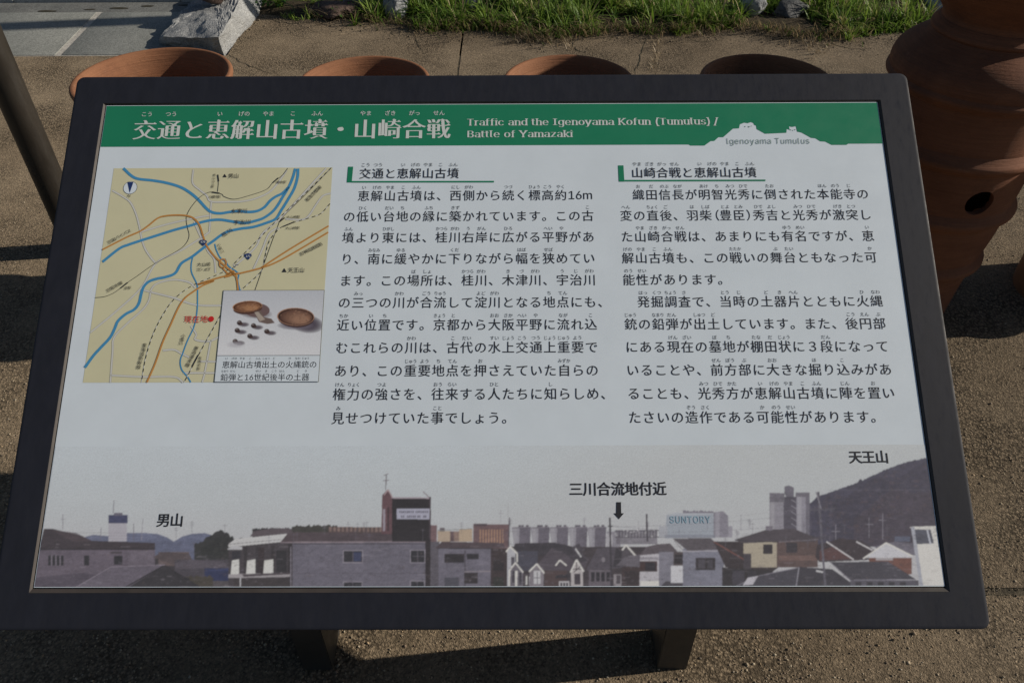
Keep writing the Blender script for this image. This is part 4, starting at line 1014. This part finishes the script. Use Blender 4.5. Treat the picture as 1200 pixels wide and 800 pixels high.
# --- townscape photograph along the foot of the panel
SX0, SX1, SY0, SY1 = PX0 + .0012, PX1 - .0012, PY0 + .0012, pan(900, 521)[1]
SAT = .80
cv = Canvas(SX0, SX1, SY0, SY1, .00095)
sk0, sk1, sk2 = np.array(px(160, 165, 169)), np.array(px(158, 162, 167)), np.array(px(160, 160, 166)); pw = np.array(PAPER)
def skyf(X, Y):
    t = np.clip((SY1 - Y) / (SY1 - SY0) * 1.25, 0, 1)[..., None]; c = sk0 + (sk1 - sk0) * t + (sk2 - sk1) * np.clip(t * 2 - 1, 0, 1)
    fl = np.clip((SY1 - Y) / .13, 0, 1)[..., None] * 1.0; fr = np.clip((X + .05) / .35, 0, 1)[..., None]; al = np.clip(fl + fr, 0, 1)
    return pw * (1 - al) + c * al
cv.grad(skyf); TONE = 1.5; SAT = .95
Pq, Rq, Lq = cv.poly, cv.rect, cv.line
random.seed(11)
def bumpy(x0, x1, yb, yt, amp, col, al=1, st=2.2, fn=None):
    P = [(x0, yb)]; x = x0; k = 0
    while x < x1:
        y_ = (fn(x) if fn else yt) - amp * random.random(); P.append((x, y_)); x += st * random.uniform(.5, 1.2)
    P += [(x1, (fn(x1) if fn else yt)), (x1, yb)]; Pq(P, col, al)
# distant hills
Pq([(88, 640), (95, 630), (110, 626), (130, 628), (150, 624), (170, 624), (185, 625), (196, 629), (204, 634), (214, 628), (225, 625), (240, 624), (262, 630), (300, 636), (300, 665), (88, 665)], (96, 102, 122))
Pq([(150, 640), (165, 633), (190, 630), (204, 637), (225, 630), (262, 640), (262, 665), (150, 665)], (86, 92, 112), .6)
# left tower block
Rq(127.5, 609, 149, 634, (152, 150, 158)); Rq(127.5, 603, 150, 612.5, (58, 62, 92)); Rq(134, 600.5, 144, 604, (92, 90, 102)); Lq([(133, 601), (134, 586)], .8, (110, 108, 118)); Lq([(74, 620), (74, 602)], .7, (110, 108, 116)); Lq([(71, 608), (77, 608)], .7, (110, 108, 116))
Lq([(157, 634), (157, 613)], .8, (100, 98, 108)); Lq([(166, 632), (168, 607)], .7, (130, 128, 136)); Lq([(118, 632), (119, 617)], .7, (110, 108, 118))
TONE = 2.2; SAT = .66
# trees
bumpy(228, 296, 655, 640, 3, (62, 62, 62), 1, 2, lambda x: 640 - 17 * math.exp(-((x - 258) / 19) ** 2)); bumpy(236, 282, 650, 640, 4, (50, 54, 50), .8, 2, lambda x: 642 - 12 * math.exp(-((x - 260) / 14) ** 2))
for k in range(60): cv.ell(random.uniform(235, 285), random.uniform(630, 652), random.uniform(1, 2.4), random.uniform(.8, 1.8), random.choice([(44, 48, 46), (74, 74, 70), (56, 58, 54)]), .5)
# left house
Pq([(40, 690), (46, 643), (182, 643), (184, 690)], (112, 104, 116)); Pq([(46, 645), (52, 619), (62, 619), (78, 623), (95, 627), (108, 633), (182, 635.5), (182, 643), (46, 643.5)], (78, 66, 74)); Pq([(60, 620), (90, 624), (110, 634), (86, 634)], (92, 78, 84), .8)
Rq(46, 642, 182, 643.6, (60, 50, 58)); Rq(130, 646, 143, 648, (84, 74, 80))
for u0, v0, u1, v1 in ((57, 650, 75, 662), (99, 650, 105, 662), (134, 650.5, 144, 661)): Rq(u0, v0, u1, v1, (52, 48, 58))
for u in (61, 66, 71): Lq([(u, 650), (u, 662)], 1.4, (128, 122, 132))
Rq(150, 645, 180, 662, (120, 114, 124), .5)
# mid clutter
Rq(182, 652, 206, 690, (74, 66, 72)); Rq(186, 646, 222, 662, (112, 98, 96)); Pq([(180, 652), (190, 646), (222, 648), (226, 656), (205, 662)], (98, 86, 88)); Rq(205, 655, 268, 690, (88, 82, 92)); Pq([(206, 660), (214, 655), (262, 657), (268, 664), (206, 666)], (100, 94, 104)); Rq(240, 665, 272, 681, (46, 60, 112)); Pq([(240, 668), (272, 664), (272, 668)], (66, 78, 124))
bumpy(218, 250, 690, 676, 3, (84, 76, 62)); Rq(250, 680, 275, 690, (98, 92, 96)); Rq(205, 676, 222, 690, (62, 56, 62))
# foreground gable roof
Pq([(40, 690), (42, 676), (98, 670), (120, 674), (112, 690)], (98, 90, 104)); Pq([(84, 690), (130, 664), (195, 661), (146, 690)], (112, 106, 118)); Pq([(146, 690), (193, 662), (234, 688), (234, 690)], (62, 56, 64)); Lq([(146, 688), (193, 661.5), (234, 687)], 1.6, (52, 44, 54)); Lq([(88, 688), (130, 663.6), (194, 661)], .8, (136, 130, 140))
# house with balconies
bumpy(296, 352, 640, 620, 2.5, (62, 58, 62), 1, 1.6); bumpy(342, 396, 640, 617, 3, (76, 74, 66), 1, 1.8)
Pq([(293, 628), (298, 622), (320, 618), (342, 619), (344, 628)], (104, 94, 100)); Rq(385, 617, 447, 628, (104, 86, 84))
for k in range(13): Rq(386 + k * 4.9, 617, 388.6 + k * 4.9, 622.5, (138, 120, 112), .8)
Rq(268, 634, 344, 690, (82, 74, 80)); Rq(343, 633, 499, 690, (114, 112, 124))
Pq([(337, 624.5), (346, 623), (490, 624.5), (504, 633.5), (328, 635)], (98, 84, 90)); Lq([(329, 635), (504, 634)], 1.6, (138, 128, 134)); Rq(344, 636, 499, 637.2, (74, 68, 78), .7)
Pq([(268, 637), (276, 631), (337, 624.8), (329, 634.5), (268, 640.5)], (166, 166, 168)); Pq([(267, 642), (275, 639), (284, 640), (284, 643.5), (267, 643.5)], (160, 160, 164)); Lq([(268, 637.2), (330, 631.5)], .6, (120, 116, 120))
for u0, u1, v0 in ((286, 290, 640), (300, 303, 640), (318, 322, 638), (338, 342, 637)): Rq(u0, v0, u1, 686, (64, 54, 60))
Rq(324, 644, 336, 670, (56, 50, 58)); Rq(303, 641, 310, 672, (68, 48, 54)); Rq(272, 645, 282, 655, (58, 54, 68))
for u0, u1 in ((272, 280.5), (290, 299.5), (310, 320.5)): Pq([(u0, 656), (u1, 654.5), (u1, 675), (u0 - 1.5, 675)], (172, 172, 176))
Pq([(268, 672), (340, 670), (340, 675), (268, 676.5)], (150, 146, 150)); Pq([(284, 672), (340, 670), (340, 672), (286, 675)], (90, 80, 86)); Rq(274, 676.5, 342, 690, (74, 64, 66)); Lq([(282, 676), (282, 690)], 1.2, (168, 168, 172)); Lq([(341, 640), (341, 690)], 1.0, (136, 132, 142))
for u0, u1, v0, v1, b2 in ((403, 424.5, 645, 658, 1), (481.5, 497.5, 644.5, 658, 0), (403, 424, 681.5, 690, 0), (481.5, 497, 680.5, 690, 0)):
    Rq(u0 - 1, v0 - 1, u1 + 1, v1 + 1, (140, 136, 146)); Rq(u0, v0, u1, v1, (52, 50, 62)); Lq([((u0 + u1) / 2, v0), ((u0 + u1) / 2, v1)], 1, (104, 100, 110))
    if b2: Rq(414.5, 646, 423.5, 657, (66, 76, 116))
Lq([(344, 671), (498, 670.5)], .9, (100, 96, 108), .7); Lq([(483, 651), (496, 651)], .8, (120, 116, 126))
# billboard tower
Pq([(447, 625), (448, 580), (454, 573.5), (460, 584), (459.5, 625)], (118, 86, 92)); Lq([(450, 580), (455, 573.5), (460, 583)], 1.4, (156, 138, 142)); Rq(449, 596, 451.5, 622, (150, 146, 156), .8); Rq(454, 594, 456, 622, (84, 56, 64))
Rq(459.5, 583, 504.5, 634, (48, 34, 44)); Lq([(459, 583), (504.5, 583.4)], 1.6, (152, 142, 150)); Lq([(496, 576), (503.5, 583)], 1.2, (138, 128, 134)); Rq(503, 582, 505, 634, (88, 72, 82)); Rq(465, 595.5, 503.5, 608, (152, 152, 166))
for v, segs in ((599.4, ((468, 484), (487, 501))), (604.8, ((470, 473), (477, 486), (489, 492), (496, 500)))):
    for u0, u1 in segs:
        u = u0
        while u < u1: Rq(u, v - 1.3, u + 1.5, v + 1.2, (74, 70, 92), .75); u += 2.2
Rq(498.5, 632, 504.5, 690, (58, 42, 50)); Lq([(452, 574), (453, 556)], 1, (118, 112, 118)); Lq([(449, 563), (456, 562.5)], .9, (118, 112, 118)); Lq([(450, 557), (455, 555)], .8, (118, 112, 118))
# blocks behind
TONE = 1.5; SAT = .72
Rq(505, 615, 512, 640, (112, 86, 88)); Rq(504.5, 634, 515, 690, (84, 80, 90)); Rq(513, 621.5, 528, 634, (158, 140, 122)); Rq(515.5, 618, 521, 622, (92, 82, 88)); Rq(527.5, 622, 532.5, 634, (98, 76, 78)); Rq(532, 622, 538, 634, (130, 108, 96)); Rq(538, 619.5, 553.5, 634, (162, 142, 120)); Lq([(513, 621), (553, 619)], .8, (120, 124, 124))
Rq(554.5, 614, 596.5, 642, (106, 80, 82)); Rq(555, 613.2, 571, 616, (78, 60, 68))
for k in range(9): Rq(562 + k * 3.3, 620, 563.6 + k * 3.3, 637, (156, 120, 92), .9)
Lq([(596, 640), (597, 606)], 1.4, (82, 76, 86)); Lq([(595.4, 610), (595.4, 590)], .5, (140, 138, 144)); Lq([(586.8, 612), (586.8, 597)], .6, (130, 128, 136)); Lq([(584, 601), (589.5, 601)], .6, (130, 128, 136))
# silos
for k in range(5):
    u = 599.5 + k * 22.1; ww = 22.5; v1 = 640 + k * .8
    Pq([(u, 617.5), (u + ww * .62, 616.5), (u + ww * .6, v1), (u + 3.2, v1)], (134, 132, 142)); Pq([(u + ww * .42, 617.2), (u + ww, 617), (u + ww - 1, v1), (u + ww * .38, v1)], (98, 94, 106)); Rq(u + 2, 617, u + 6, v1 - 2, (152, 150, 158), .35)
    for kk, (a, b2) in enumerate(((.35, .2), (.5, 0), (.75, .1))): Rq(u + ww * a, 614.6 + b2, u + ww * a + 3.2, 618.5, (88, 84, 96))
    Lq([(u + 1, 618), (u + ww - 1, 617)], 1.2, (116, 112, 122))
Rq(711, 622, 727, 640, (128, 126, 136)); cv.ell(714, 632, 4, 9, (150, 148, 156)); Rq(722, 620.5, 770, 637, (98, 94, 104), .8)
for k in range(14): Lq([(722 + k * 3.6, 621), (722 + k * 3.6, 630)], .9, (70, 66, 78))
Lq([(720, 622), (772, 621)], 1.2, (80, 76, 88)); Lq([(720, 629), (790, 628.6)], 1.1, (84, 80, 90))
for k in range(26): cv.ell(random.uniform(715, 790), random.uniform(617, 628), 1.2, .9, (172, 172, 176), .6)
TONE = 2.2; SAT = .66
# house C
Rq(514, 640, 575, 690, (116, 114, 126)); Pq([(510, 641.5), (518, 634), (590, 635.5), (592, 641), (575, 642)], (98, 82, 88)); Lq([(512, 641.8), (576, 642)], 1, (66, 60, 68)); Rq(544, 644, 546, 690, (98, 94, 106)); Rq(521, 648, 544, 658.5, (56, 46, 54)); Rq(547, 648, 561, 654.5, (58, 52, 62)); Rq(521, 676, 538, 687, (92, 92, 104)); Rq(544, 670, 560, 683, (66, 54, 60)); Lq([(544, 669), (588, 668.5)], 1.2, (138, 132, 138)); Rq(575, 642, 597, 690, (78, 60, 62)); Rq(578, 655, 590, 668, (58, 46, 52)); bumpy(578, 590, 690, 676, 2, (62, 62, 54))
# terrace of gabled houses
Rq(596, 640, 760, 690, (82, 72, 78)); Pq([(598, 648), (604, 636), (650, 635), (672, 640), (668, 652)], (74, 68, 78)); Rq(606, 645, 630, 668, (86, 86, 102)); Pq([(624, 668), (646, 641.5), (672, 641), (690, 655), (684, 668)], (96, 88, 98)); Pq([(646, 641), (662, 648), (676, 660), (688, 656), (672, 641)], (78, 72, 82))
Pq([(670, 640), (679, 636), (684, 650), (676, 652)], (88, 82, 92)); Lq([(674, 642), (681, 652)], 1.8, (170, 170, 174))
Pq([(594.5, 690), (594.5, 646), (598, 641), (604, 645), (604, 690)], (158, 158, 164)); Lq([(593, 646), (598, 640), (606, 648), (606, 658)], 2, (182, 182, 186)); Rq(599, 652, 603, 662, (98, 94, 104))
Pq([(597, 690), (597, 668), (604, 658), (613, 669), (613, 690)], (118, 114, 122)); Lq([(597, 690), (597, 668), (604, 658.5), (613, 670)], 1.8, (182, 182, 186)); Lq([(605, 668), (605, 690)], 2.6, (178, 178, 182)); Rq(600, 668, 603, 682, (80, 74, 86)); Rq(608, 670, 611, 684, (74, 70, 82))
Rq(614, 674, 624, 690, (96, 88, 94)); Rq(616, 674, 618, 684, (172, 172, 176)); Rq(620, 675, 622.5, 684, (168, 168, 172))
Pq([(620, 690), (621, 668), (629, 660.5), (637, 670), (637, 690)], (132, 128, 134)); Lq([(620, 669), (629, 660), (638, 671)], 2, (182, 182, 186)); Rq(625.5, 668, 633.5, 683, (164, 164, 168)); Lq([(629.5, 669), (629.5, 683)], .8, (110, 106, 114)); Lq([(626, 676), (633, 676)], .8, (110, 106, 114))
Rq(638, 668, 664, 690, (96, 76, 76)); Lq([(651, 662), (656, 655.5), (664, 662)], 1.8, (178, 178, 182)); Pq([(652, 673), (670, 672), (668, 676), (650, 677)], (70, 64, 74)); Rq(655, 680, 667, 690, (160, 158, 162)); 
for k in range(3): Rq(656.5 + k * 3.4, 682, 658.8 + k * 3.4, 687, (70, 64, 74))
Pq([(669, 690), (669, 670), (675.5, 655.5), (683, 668), (683, 690)], (160, 156, 158)); Lq([(668.5, 670), (675.5, 655), (684, 669)], 2, (184, 184, 188)); Lq([(671, 666), (681, 666)], 1.1, (74, 60, 64)); Lq([(675.5, 658), (675.5, 667)], 1.1, (74, 60, 64)); Lq([(672, 670), (680, 663)], .9, (74, 60, 64)); Rq(673, 671.5, 680, 684, (84, 74, 84))
Pq([(686, 668), (700, 642), (722, 640), (736, 650), (730, 664), (716, 666)], (98, 92, 102)); Pq([(722, 641), (737, 652), (736, 662), (718, 664)], (74, 68, 78)); cv.ell(707, 655, 2.2, 3, (130, 126, 132)); Rq(690, 667, 716, 690, (112, 106, 114)); 
for k in range(4): Rq(692.5 + k * 6, 669.5, 696.6 + k * 6, 680.5, (54, 48, 60))
Pq([(728, 656), (729, 642), (733.5, 638), (745, 650), (744, 656)], (96, 90, 98)); Lq([(729, 644), (733.5, 638), (745, 651)], 2, (180, 180, 184)); Pq([(722, 662), (732, 652), (750, 649), (758, 656), (754, 664)], (112, 108, 116)); Rq(719, 672, 728, 690, (142, 138, 142)); Rq(722, 673, 727, 683, (98, 92, 98)); Rq(729, 664, 750, 690, (84, 64, 66)); Rq(732, 668, 748, 684, (66, 52, 58), .8)
Lq([(716.5, 690), (714.5, 606)], 2, (76, 70, 80)); Lq([(712, 616), (718, 616)], 1, (80, 76, 86)); Lq([(718, 616), (790, 622)], .4, (128, 126, 134)); Lq([(758.5, 634), (757.5, 602)], 2, (86, 80, 90)); Lq([(748, 610), (748.5, 626)], .5, (140, 138, 144))
# white house and plain houses
Pq([(750, 650), (757, 640), (770, 637), (785, 636), (794, 646)], (104, 96, 102)); Pq([(749, 690), (750, 650), (772, 648), (773, 690)], (160, 158, 164)); Rq(750, 652, 771, 655, (104, 98, 108), .5); Rq(749.5, 657, 770, 669, (88, 60, 58)); Rq(756, 658, 768, 668, (54, 48, 60)); Rq(750, 680, 772, 690, (176, 176, 182)); Rq(772, 646, 789, 690, (128, 128, 138)); Pq([(770, 690), (780, 680), (800, 682), (800, 690)], (88, 84, 94)); Rq(789, 646, 802, 662, (96, 84, 86)); Rq(786, 662, 802, 682, (168, 168, 174)); Rq(790, 649, 800, 660, (60, 50, 58))
Rq(800, 642, 848, 690, (126, 128, 140)); Pq([(788, 630.5), (833, 630), (846, 643), (806, 645)], (100, 94, 100)); Lq([(790, 633), (800, 644)], .8, (130, 126, 130)); Rq(815, 653, 838, 667, (66, 56, 62)); Rq(818, 655, 826, 665, (92, 88, 98)); Rq(829, 655, 835, 665, (86, 82, 92)); Lq([(800, 645.5), (847, 644.5)], 1.2, (152, 150, 158))
Pq([(836, 634), (882, 634), (912, 664), (904, 670), (850, 664)], (76, 62, 66)); Lq([(836, 634), (882, 661)], 1.4, (132, 88, 78)); Pq([(846, 664), (905, 668), (910, 690), (846, 690)], (62, 54, 60)); Rq(858, 668, 872, 684, (84, 80, 92)); Rq(876, 668, 886, 678, (76, 72, 84), .7)
# drinks works
TONE = 1.4; SAT = .9
Pq([(779, 630), (781, 603), (790, 601), (836, 600), (838, 629)], (138, 144, 154)); Pq([(781, 604), (790, 600.5), (836, 599.5), (836, 602)], (152, 156, 164)); Pq([(836, 629), (836, 600), (847, 598.5), (853, 604), (853.5, 629)], (120, 118, 128)); Rq(838, 600, 843, 629, (144, 142, 152), .6); Rq(853.5, 616, 858, 629, (134, 132, 142)); Rq(772, 616, 782, 629, (146, 148, 156)); bumpy(800, 836, 601, 599.5, 2.2, (110, 108, 118), 1, 1.6); Rq(779, 626, 838, 630, (108, 112, 124), .6)
# mountain on the right
TONE = 1.9; SAT = .85
hill = lambda x: np.interp(x, [950, 958, 975, 1000, 1020, 1035, 1060, 1085, 1100], [590, 582, 576, 567.5, 559, 551.5, 542.5, 537, 535])
bumpy(946, 1100, 640, 0, 1.2, (78, 76, 94), 1, 1.6, hill); bumpy(975, 1100, 640, 0, 2, (66, 62, 80), .6, 2, lambda x: hill(x) + 9 + 5 * math.sin(x / 11)); bumpy(1000, 1100, 640, 0, 2, (88, 76, 84), .4, 2, lambda x: hill(x) + 34 + 6 * math.sin(x / 13))
for k in range(420):
    x_ = random.uniform(956, 1100); y_ = random.uniform(float(hill(x_)) + 2, 634); cv.ell(x_, y_, random.uniform(1, 4), random.uniform(.7, 2.2), random.choice([(62, 58, 76), (94, 88, 100), (74, 66, 74), (58, 58, 70), (100, 84, 84)]), .28)
cv.ell(1008, 564, 2.2, 2.6, (74, 72, 88))
# twin silos
TONE = 1.5; SAT = .72
Rq(901.5, 578.5, 919, 624, (126, 124, 134)); Rq(903, 579, 907, 622, (150, 148, 156), .5); Rq(932, 577.5, 948.5, 628, (128, 126, 138)); Rq(934, 579, 939, 626, (152, 150, 160), .5); Rq(944, 578, 948.5, 626, (100, 98, 110)); Rq(918, 582, 933, 626, (78, 74, 88)); Rq(901.5, 577.5, 919, 588, (104, 102, 112)); Rq(932, 577, 948.5, 582, (104, 102, 112))
Pq([(919, 578), (919, 570), (924, 568.5), (930, 571), (930, 582), (921, 582)], (100, 98, 110)); 
for k in range(6): Lq([(927, 585 + k * 7), (933, 589 + k * 7)], .8, (130, 128, 138))
TONE = 2.0; SAT = .68
# cream house
Rq(871, 634, 912, 664, (156, 148, 134)); Rq(910, 632, 958, 664, (104, 84, 80)); Pq([(860, 632), (898, 620), (930, 619), (960, 631), (955, 634), (912, 634), (872, 636)], (88, 80, 88)); Lq([(861, 632.5), (912, 634.5)], 1.2, (66, 60, 68)); Lq([(912, 634.5), (959, 631.5)], 1, (120, 114, 120)); Rq(894, 637, 905, 648.5, (60, 50, 58)); Rq(921, 635, 934, 647, (66, 58, 68)); Rq(912, 650, 957, 656, (128, 104, 96), .6); Rq(871, 648, 880, 666, (84, 76, 84)); Lq([(902, 606), (902, 622)], .6, (140, 138, 146)); Rq(897, 616, 905, 621, (120, 116, 126))
# houses at right
Pq([(955, 652), (957, 638), (985, 630), (1010, 633), (1024, 644), (1022, 655), (960, 658)], (72, 58, 66)); Pq([(960, 645), (975, 640), (1000, 654), (960, 656)], (104, 70, 70)); Lq([(968, 634), (1000, 655)], 1.6, (170, 168, 172)); Lq([(1003, 634), (1022, 644)], 1.6, (170, 168, 172))
Pq([(1024, 640), (1048, 634), (1072, 636), (1072, 650), (1040, 650)], (110, 108, 120)); Pq([(1012, 653), (1038, 636), (1068, 650), (1066, 654)], (168, 168, 174)); Lq([(1011, 654), (1038, 635.5), (1069, 651)], 1.8, (184, 184, 188)); Rq(1018, 653, 1068, 672, (126, 84, 70)); Rq(1026, 653, 1046, 656, (150, 146, 150)); Rq(1048, 628, 1066, 634, (96, 104, 124))
Pq([(855, 690), (884, 675), (936, 663.5), (975, 666), (996, 690)], (80, 78, 90)); Pq([(936, 663.5), (975, 666), (1000, 684), (996, 690), (934, 690)], (70, 66, 78)); Lq([(936, 664), (932, 690)], 1.2, (140, 138, 148)); Lq([(856, 689), (888, 674), (936, 664)], .9, (130, 128, 138)); Pq([(876, 676), (888, 674), (882, 684), (870, 685)], (164, 162, 170)); Lq([(956, 668), (966, 670)], 2, (168, 168, 172))
Pq([(972, 658), (1040, 657), (1073, 678), (996, 679)], (78, 76, 88)); Lq([(972, 657.5), (996, 679), (1073, 678)], 1, (130, 128, 138)); Rq(996, 679, 1076, 690, (96, 94, 106)); 
for k in range(5): Rq(1002 + k * 13, 681, 1009 + k * 13, 690, (62, 58, 70))
for k in range(16): Lq([(980 + k * 4.2, 659), (1000 + k * 4.6, 677)], .5, (62, 60, 72), .6)
Pq([(1067, 617), (1096, 616), (1108, 690), (1078, 690)], (184, 188, 196)); Pq([(1071, 620), (1090, 620), (1094, 636), (1074, 637)], (92, 96, 110)); Lq([(1066, 617.5), (1097, 616.5)], 1.6, (196, 198, 204)); Pq([(1067, 617), (1071, 617), (1082, 690), (1078, 690)], (150, 152, 162)); Lq([(1086, 620), (1090, 637)], 2, (160, 162, 172))
# poles and wires
TONE = 1.7
Lq([(967, 690), (958.5, 576)], 2.6, (96, 94, 106)); Lq([(947, 597.5), (978, 596)], 1.6, (90, 88, 100)); Lq([(956, 576), (962, 596)], 1.2, (130, 128, 138)); 
for u in (949, 954, 966, 974): Lq([(u, 593), (u, 600)], 1.2, (84, 82, 94))
for u, v0, v1 in ((1034, 601, 632), (979, 614, 632), (1018, 606, 630)): Lq([(u, v1), (u, v0)], .9, (124, 122, 132)); Lq([(u - 5, v0 + 8), (u + 5, v0 + 8)], .7, (124, 122, 132))
Lq([(970, 574), (1090, 574)], .4, (110, 108, 120), .6); Lq([(962, 597), (1090, 612)], .4, (110, 108, 120), .5); Lq([(862, 604), (945, 596)], .35, (134, 132, 140), .7); Lq([(868, 622), (868, 603)], .6, (134, 132, 140))
# roof tile streaks and light vertical tone differences over everything built
for k in range(900):
    u = random.uniform(45, 1098); v = random.uniform(636, 688); L_ = random.uniform(2, 12); Lq([(u, v), (u + L_, v + random.uniform(-.2, .2))], random.uniform(.5, 1.4), random.choice([(150, 146, 154), (44, 38, 46), (104, 98, 108), (84, 64, 66)]), random.uniform(.08, .22))
# foliage clumps on the hill, small clutter between the houses
for k in range(1500):
    x_ = random.uniform(956, 1098); y_ = random.uniform(float(hill(x_)) + 1.5, 634); r_ = random.uniform(.6, 1.7)
    if y_ < 632: cv.ell(x_, y_, r_, r_ * .8, random.choice([(56, 54, 68), (92, 84, 96), (78, 68, 74), (52, 54, 62), (84, 78, 92)]), .22)
for k in range(700):
    u = random.uniform(46, 1066); v = random.uniform(642, 687); a = random.uniform(.8, 3.2); b2 = random.uniform(.6, 2.6)
    Rq(u, v, u + a, v + b2, random.choice([(70, 64, 76), (80, 72, 82), (118, 114, 124), (98, 94, 104), (104, 88, 86)]), random.uniform(.15, .4))
for k in range(46):
    u = random.uniform(200, 1060); v = random.uniform(612, 640); h_ = random.uniform(6, 16); Lq([(u, v + 6), (u, v - h_ * .6)], .5, (104, 100, 112), .7)
    for q_ in range(random.choice((1, 2, 3))): Lq([(u - 2.4, v - h_ * .6 + 1.5 + q_ * 1.8), (u + 2.4, v - h_ * .6 + 1.5 + q_ * 1.8)], .4, (104, 100, 112), .7)
for (u0, v0, u1, v1) in ((600, 622, 716, 617), (716, 617, 960, 600), (716, 624, 966, 612), (340, 640, 268, 650), (960, 640, 1066, 628), (505, 640, 600, 622)):
    pts_ = [(u0 + (u1 - u0) * t, v0 + (v1 - v0) * t + 3.5 * math.sin(math.pi * t)) for t in np.linspace(0, 1, 9)]; Lq(pts_, .35, (74, 70, 82), .55)
for (u0, v0, u1, v1, nn) in ((346, 624, 490, 634, 5), (52, 622, 178, 636, 4), (92, 668, 150, 686, 5), (800, 632, 842, 643, 4), (866, 624, 950, 632, 4), (880, 668, 990, 686, 6), (980, 659, 1066, 677, 7), (630, 643, 684, 664, 6), (702, 643, 732, 664, 6), (518, 635, 588, 640, 3)):
    for q_ in range(nn): vv = v0 + (v1 - v0) * (q_ + .5) / nn; Lq([(u0 + random.uniform(0, 6), vv), (u1 - random.uniform(0, 6), vv + random.uniform(-.4, .4))], .5, (52, 46, 56), .30)
def vnoise(W, H, sx, sy):
    g_ = rng.normal(size=(int(H / sy) + 3, int(W / sx) + 3)); yy = np.arange(H) / sy; xx = np.arange(W) / sx; j0 = yy.astype(int); i0 = xx.astype(int); fy = (yy - j0)[:, None]; fx = (xx - i0)[None]
    fy = fy * fy * (3 - 2 * fy); fx = fx * fx * (3 - 2 * fx); a = g_[j0][:, i0]; b2 = g_[j0][:, i0 + 1]; c = g_[j0 + 1][:, i0]; d_ = g_[j0 + 1][:, i0 + 1]
    return (a * (1 - fx) + b2 * fx) * (1 - fy) + (c * (1 - fx) + d_ * fx) * fy
lum = cv.a.mean(2); low = np.clip((.50 - lum) / .2, 0, 1)
nz = .05 * vnoise(cv.W, cv.H, 60, 30) + .06 * vnoise(cv.W, cv.H, 14, 7) + .07 * vnoise(cv.W, cv.H, 5, 2.6) + .05 * vnoise(cv.W, cv.H, 2.4, 1.8)
cv.a *= (1 + nz * (.12 + .88 * low))[..., None]
cv.a *= np.array([1.0, .965, 1.01])[None, None] ** low[..., None]
cv.a[:] = cv.a * .93 + np.array(sk1) * .05
cv.blur(3); cv.bake('townscape_photograph', M['photo'], panel, Z1, .025)
# lettering on the photograph
T = Type(); BK = (.022, .016)
lab(T, '男山', 192, 609, 207.5, 608.8, .0188, BK); lab(T, '三川合流地付近', 675, 572.6, 773, 572.2, .0192, BK); lab(T, '天王山', 1002.5, 535.2, 1033.5, 535, .0188, BK)
T.done('place_lettering', M['ink'], panel, Z3)
flat('arrow', [quad([(722.3, 588), (727.7, 588), (728, 601), (731.2, 601), (725.2, 608), (719, 601), (722, 601)])], M['ink'], panel, Z3)
T = Type(); latin(T, 'SUNTORY', pan(784.5, 608)[0], pan(833.5, 608)[0], pan(800, 612.4)[1], .0088, b=(.012, .012), track=.05); T.done('works_lettering', M['sign_blue'], panel, Z3)

bpy.data.objects.remove(tob)
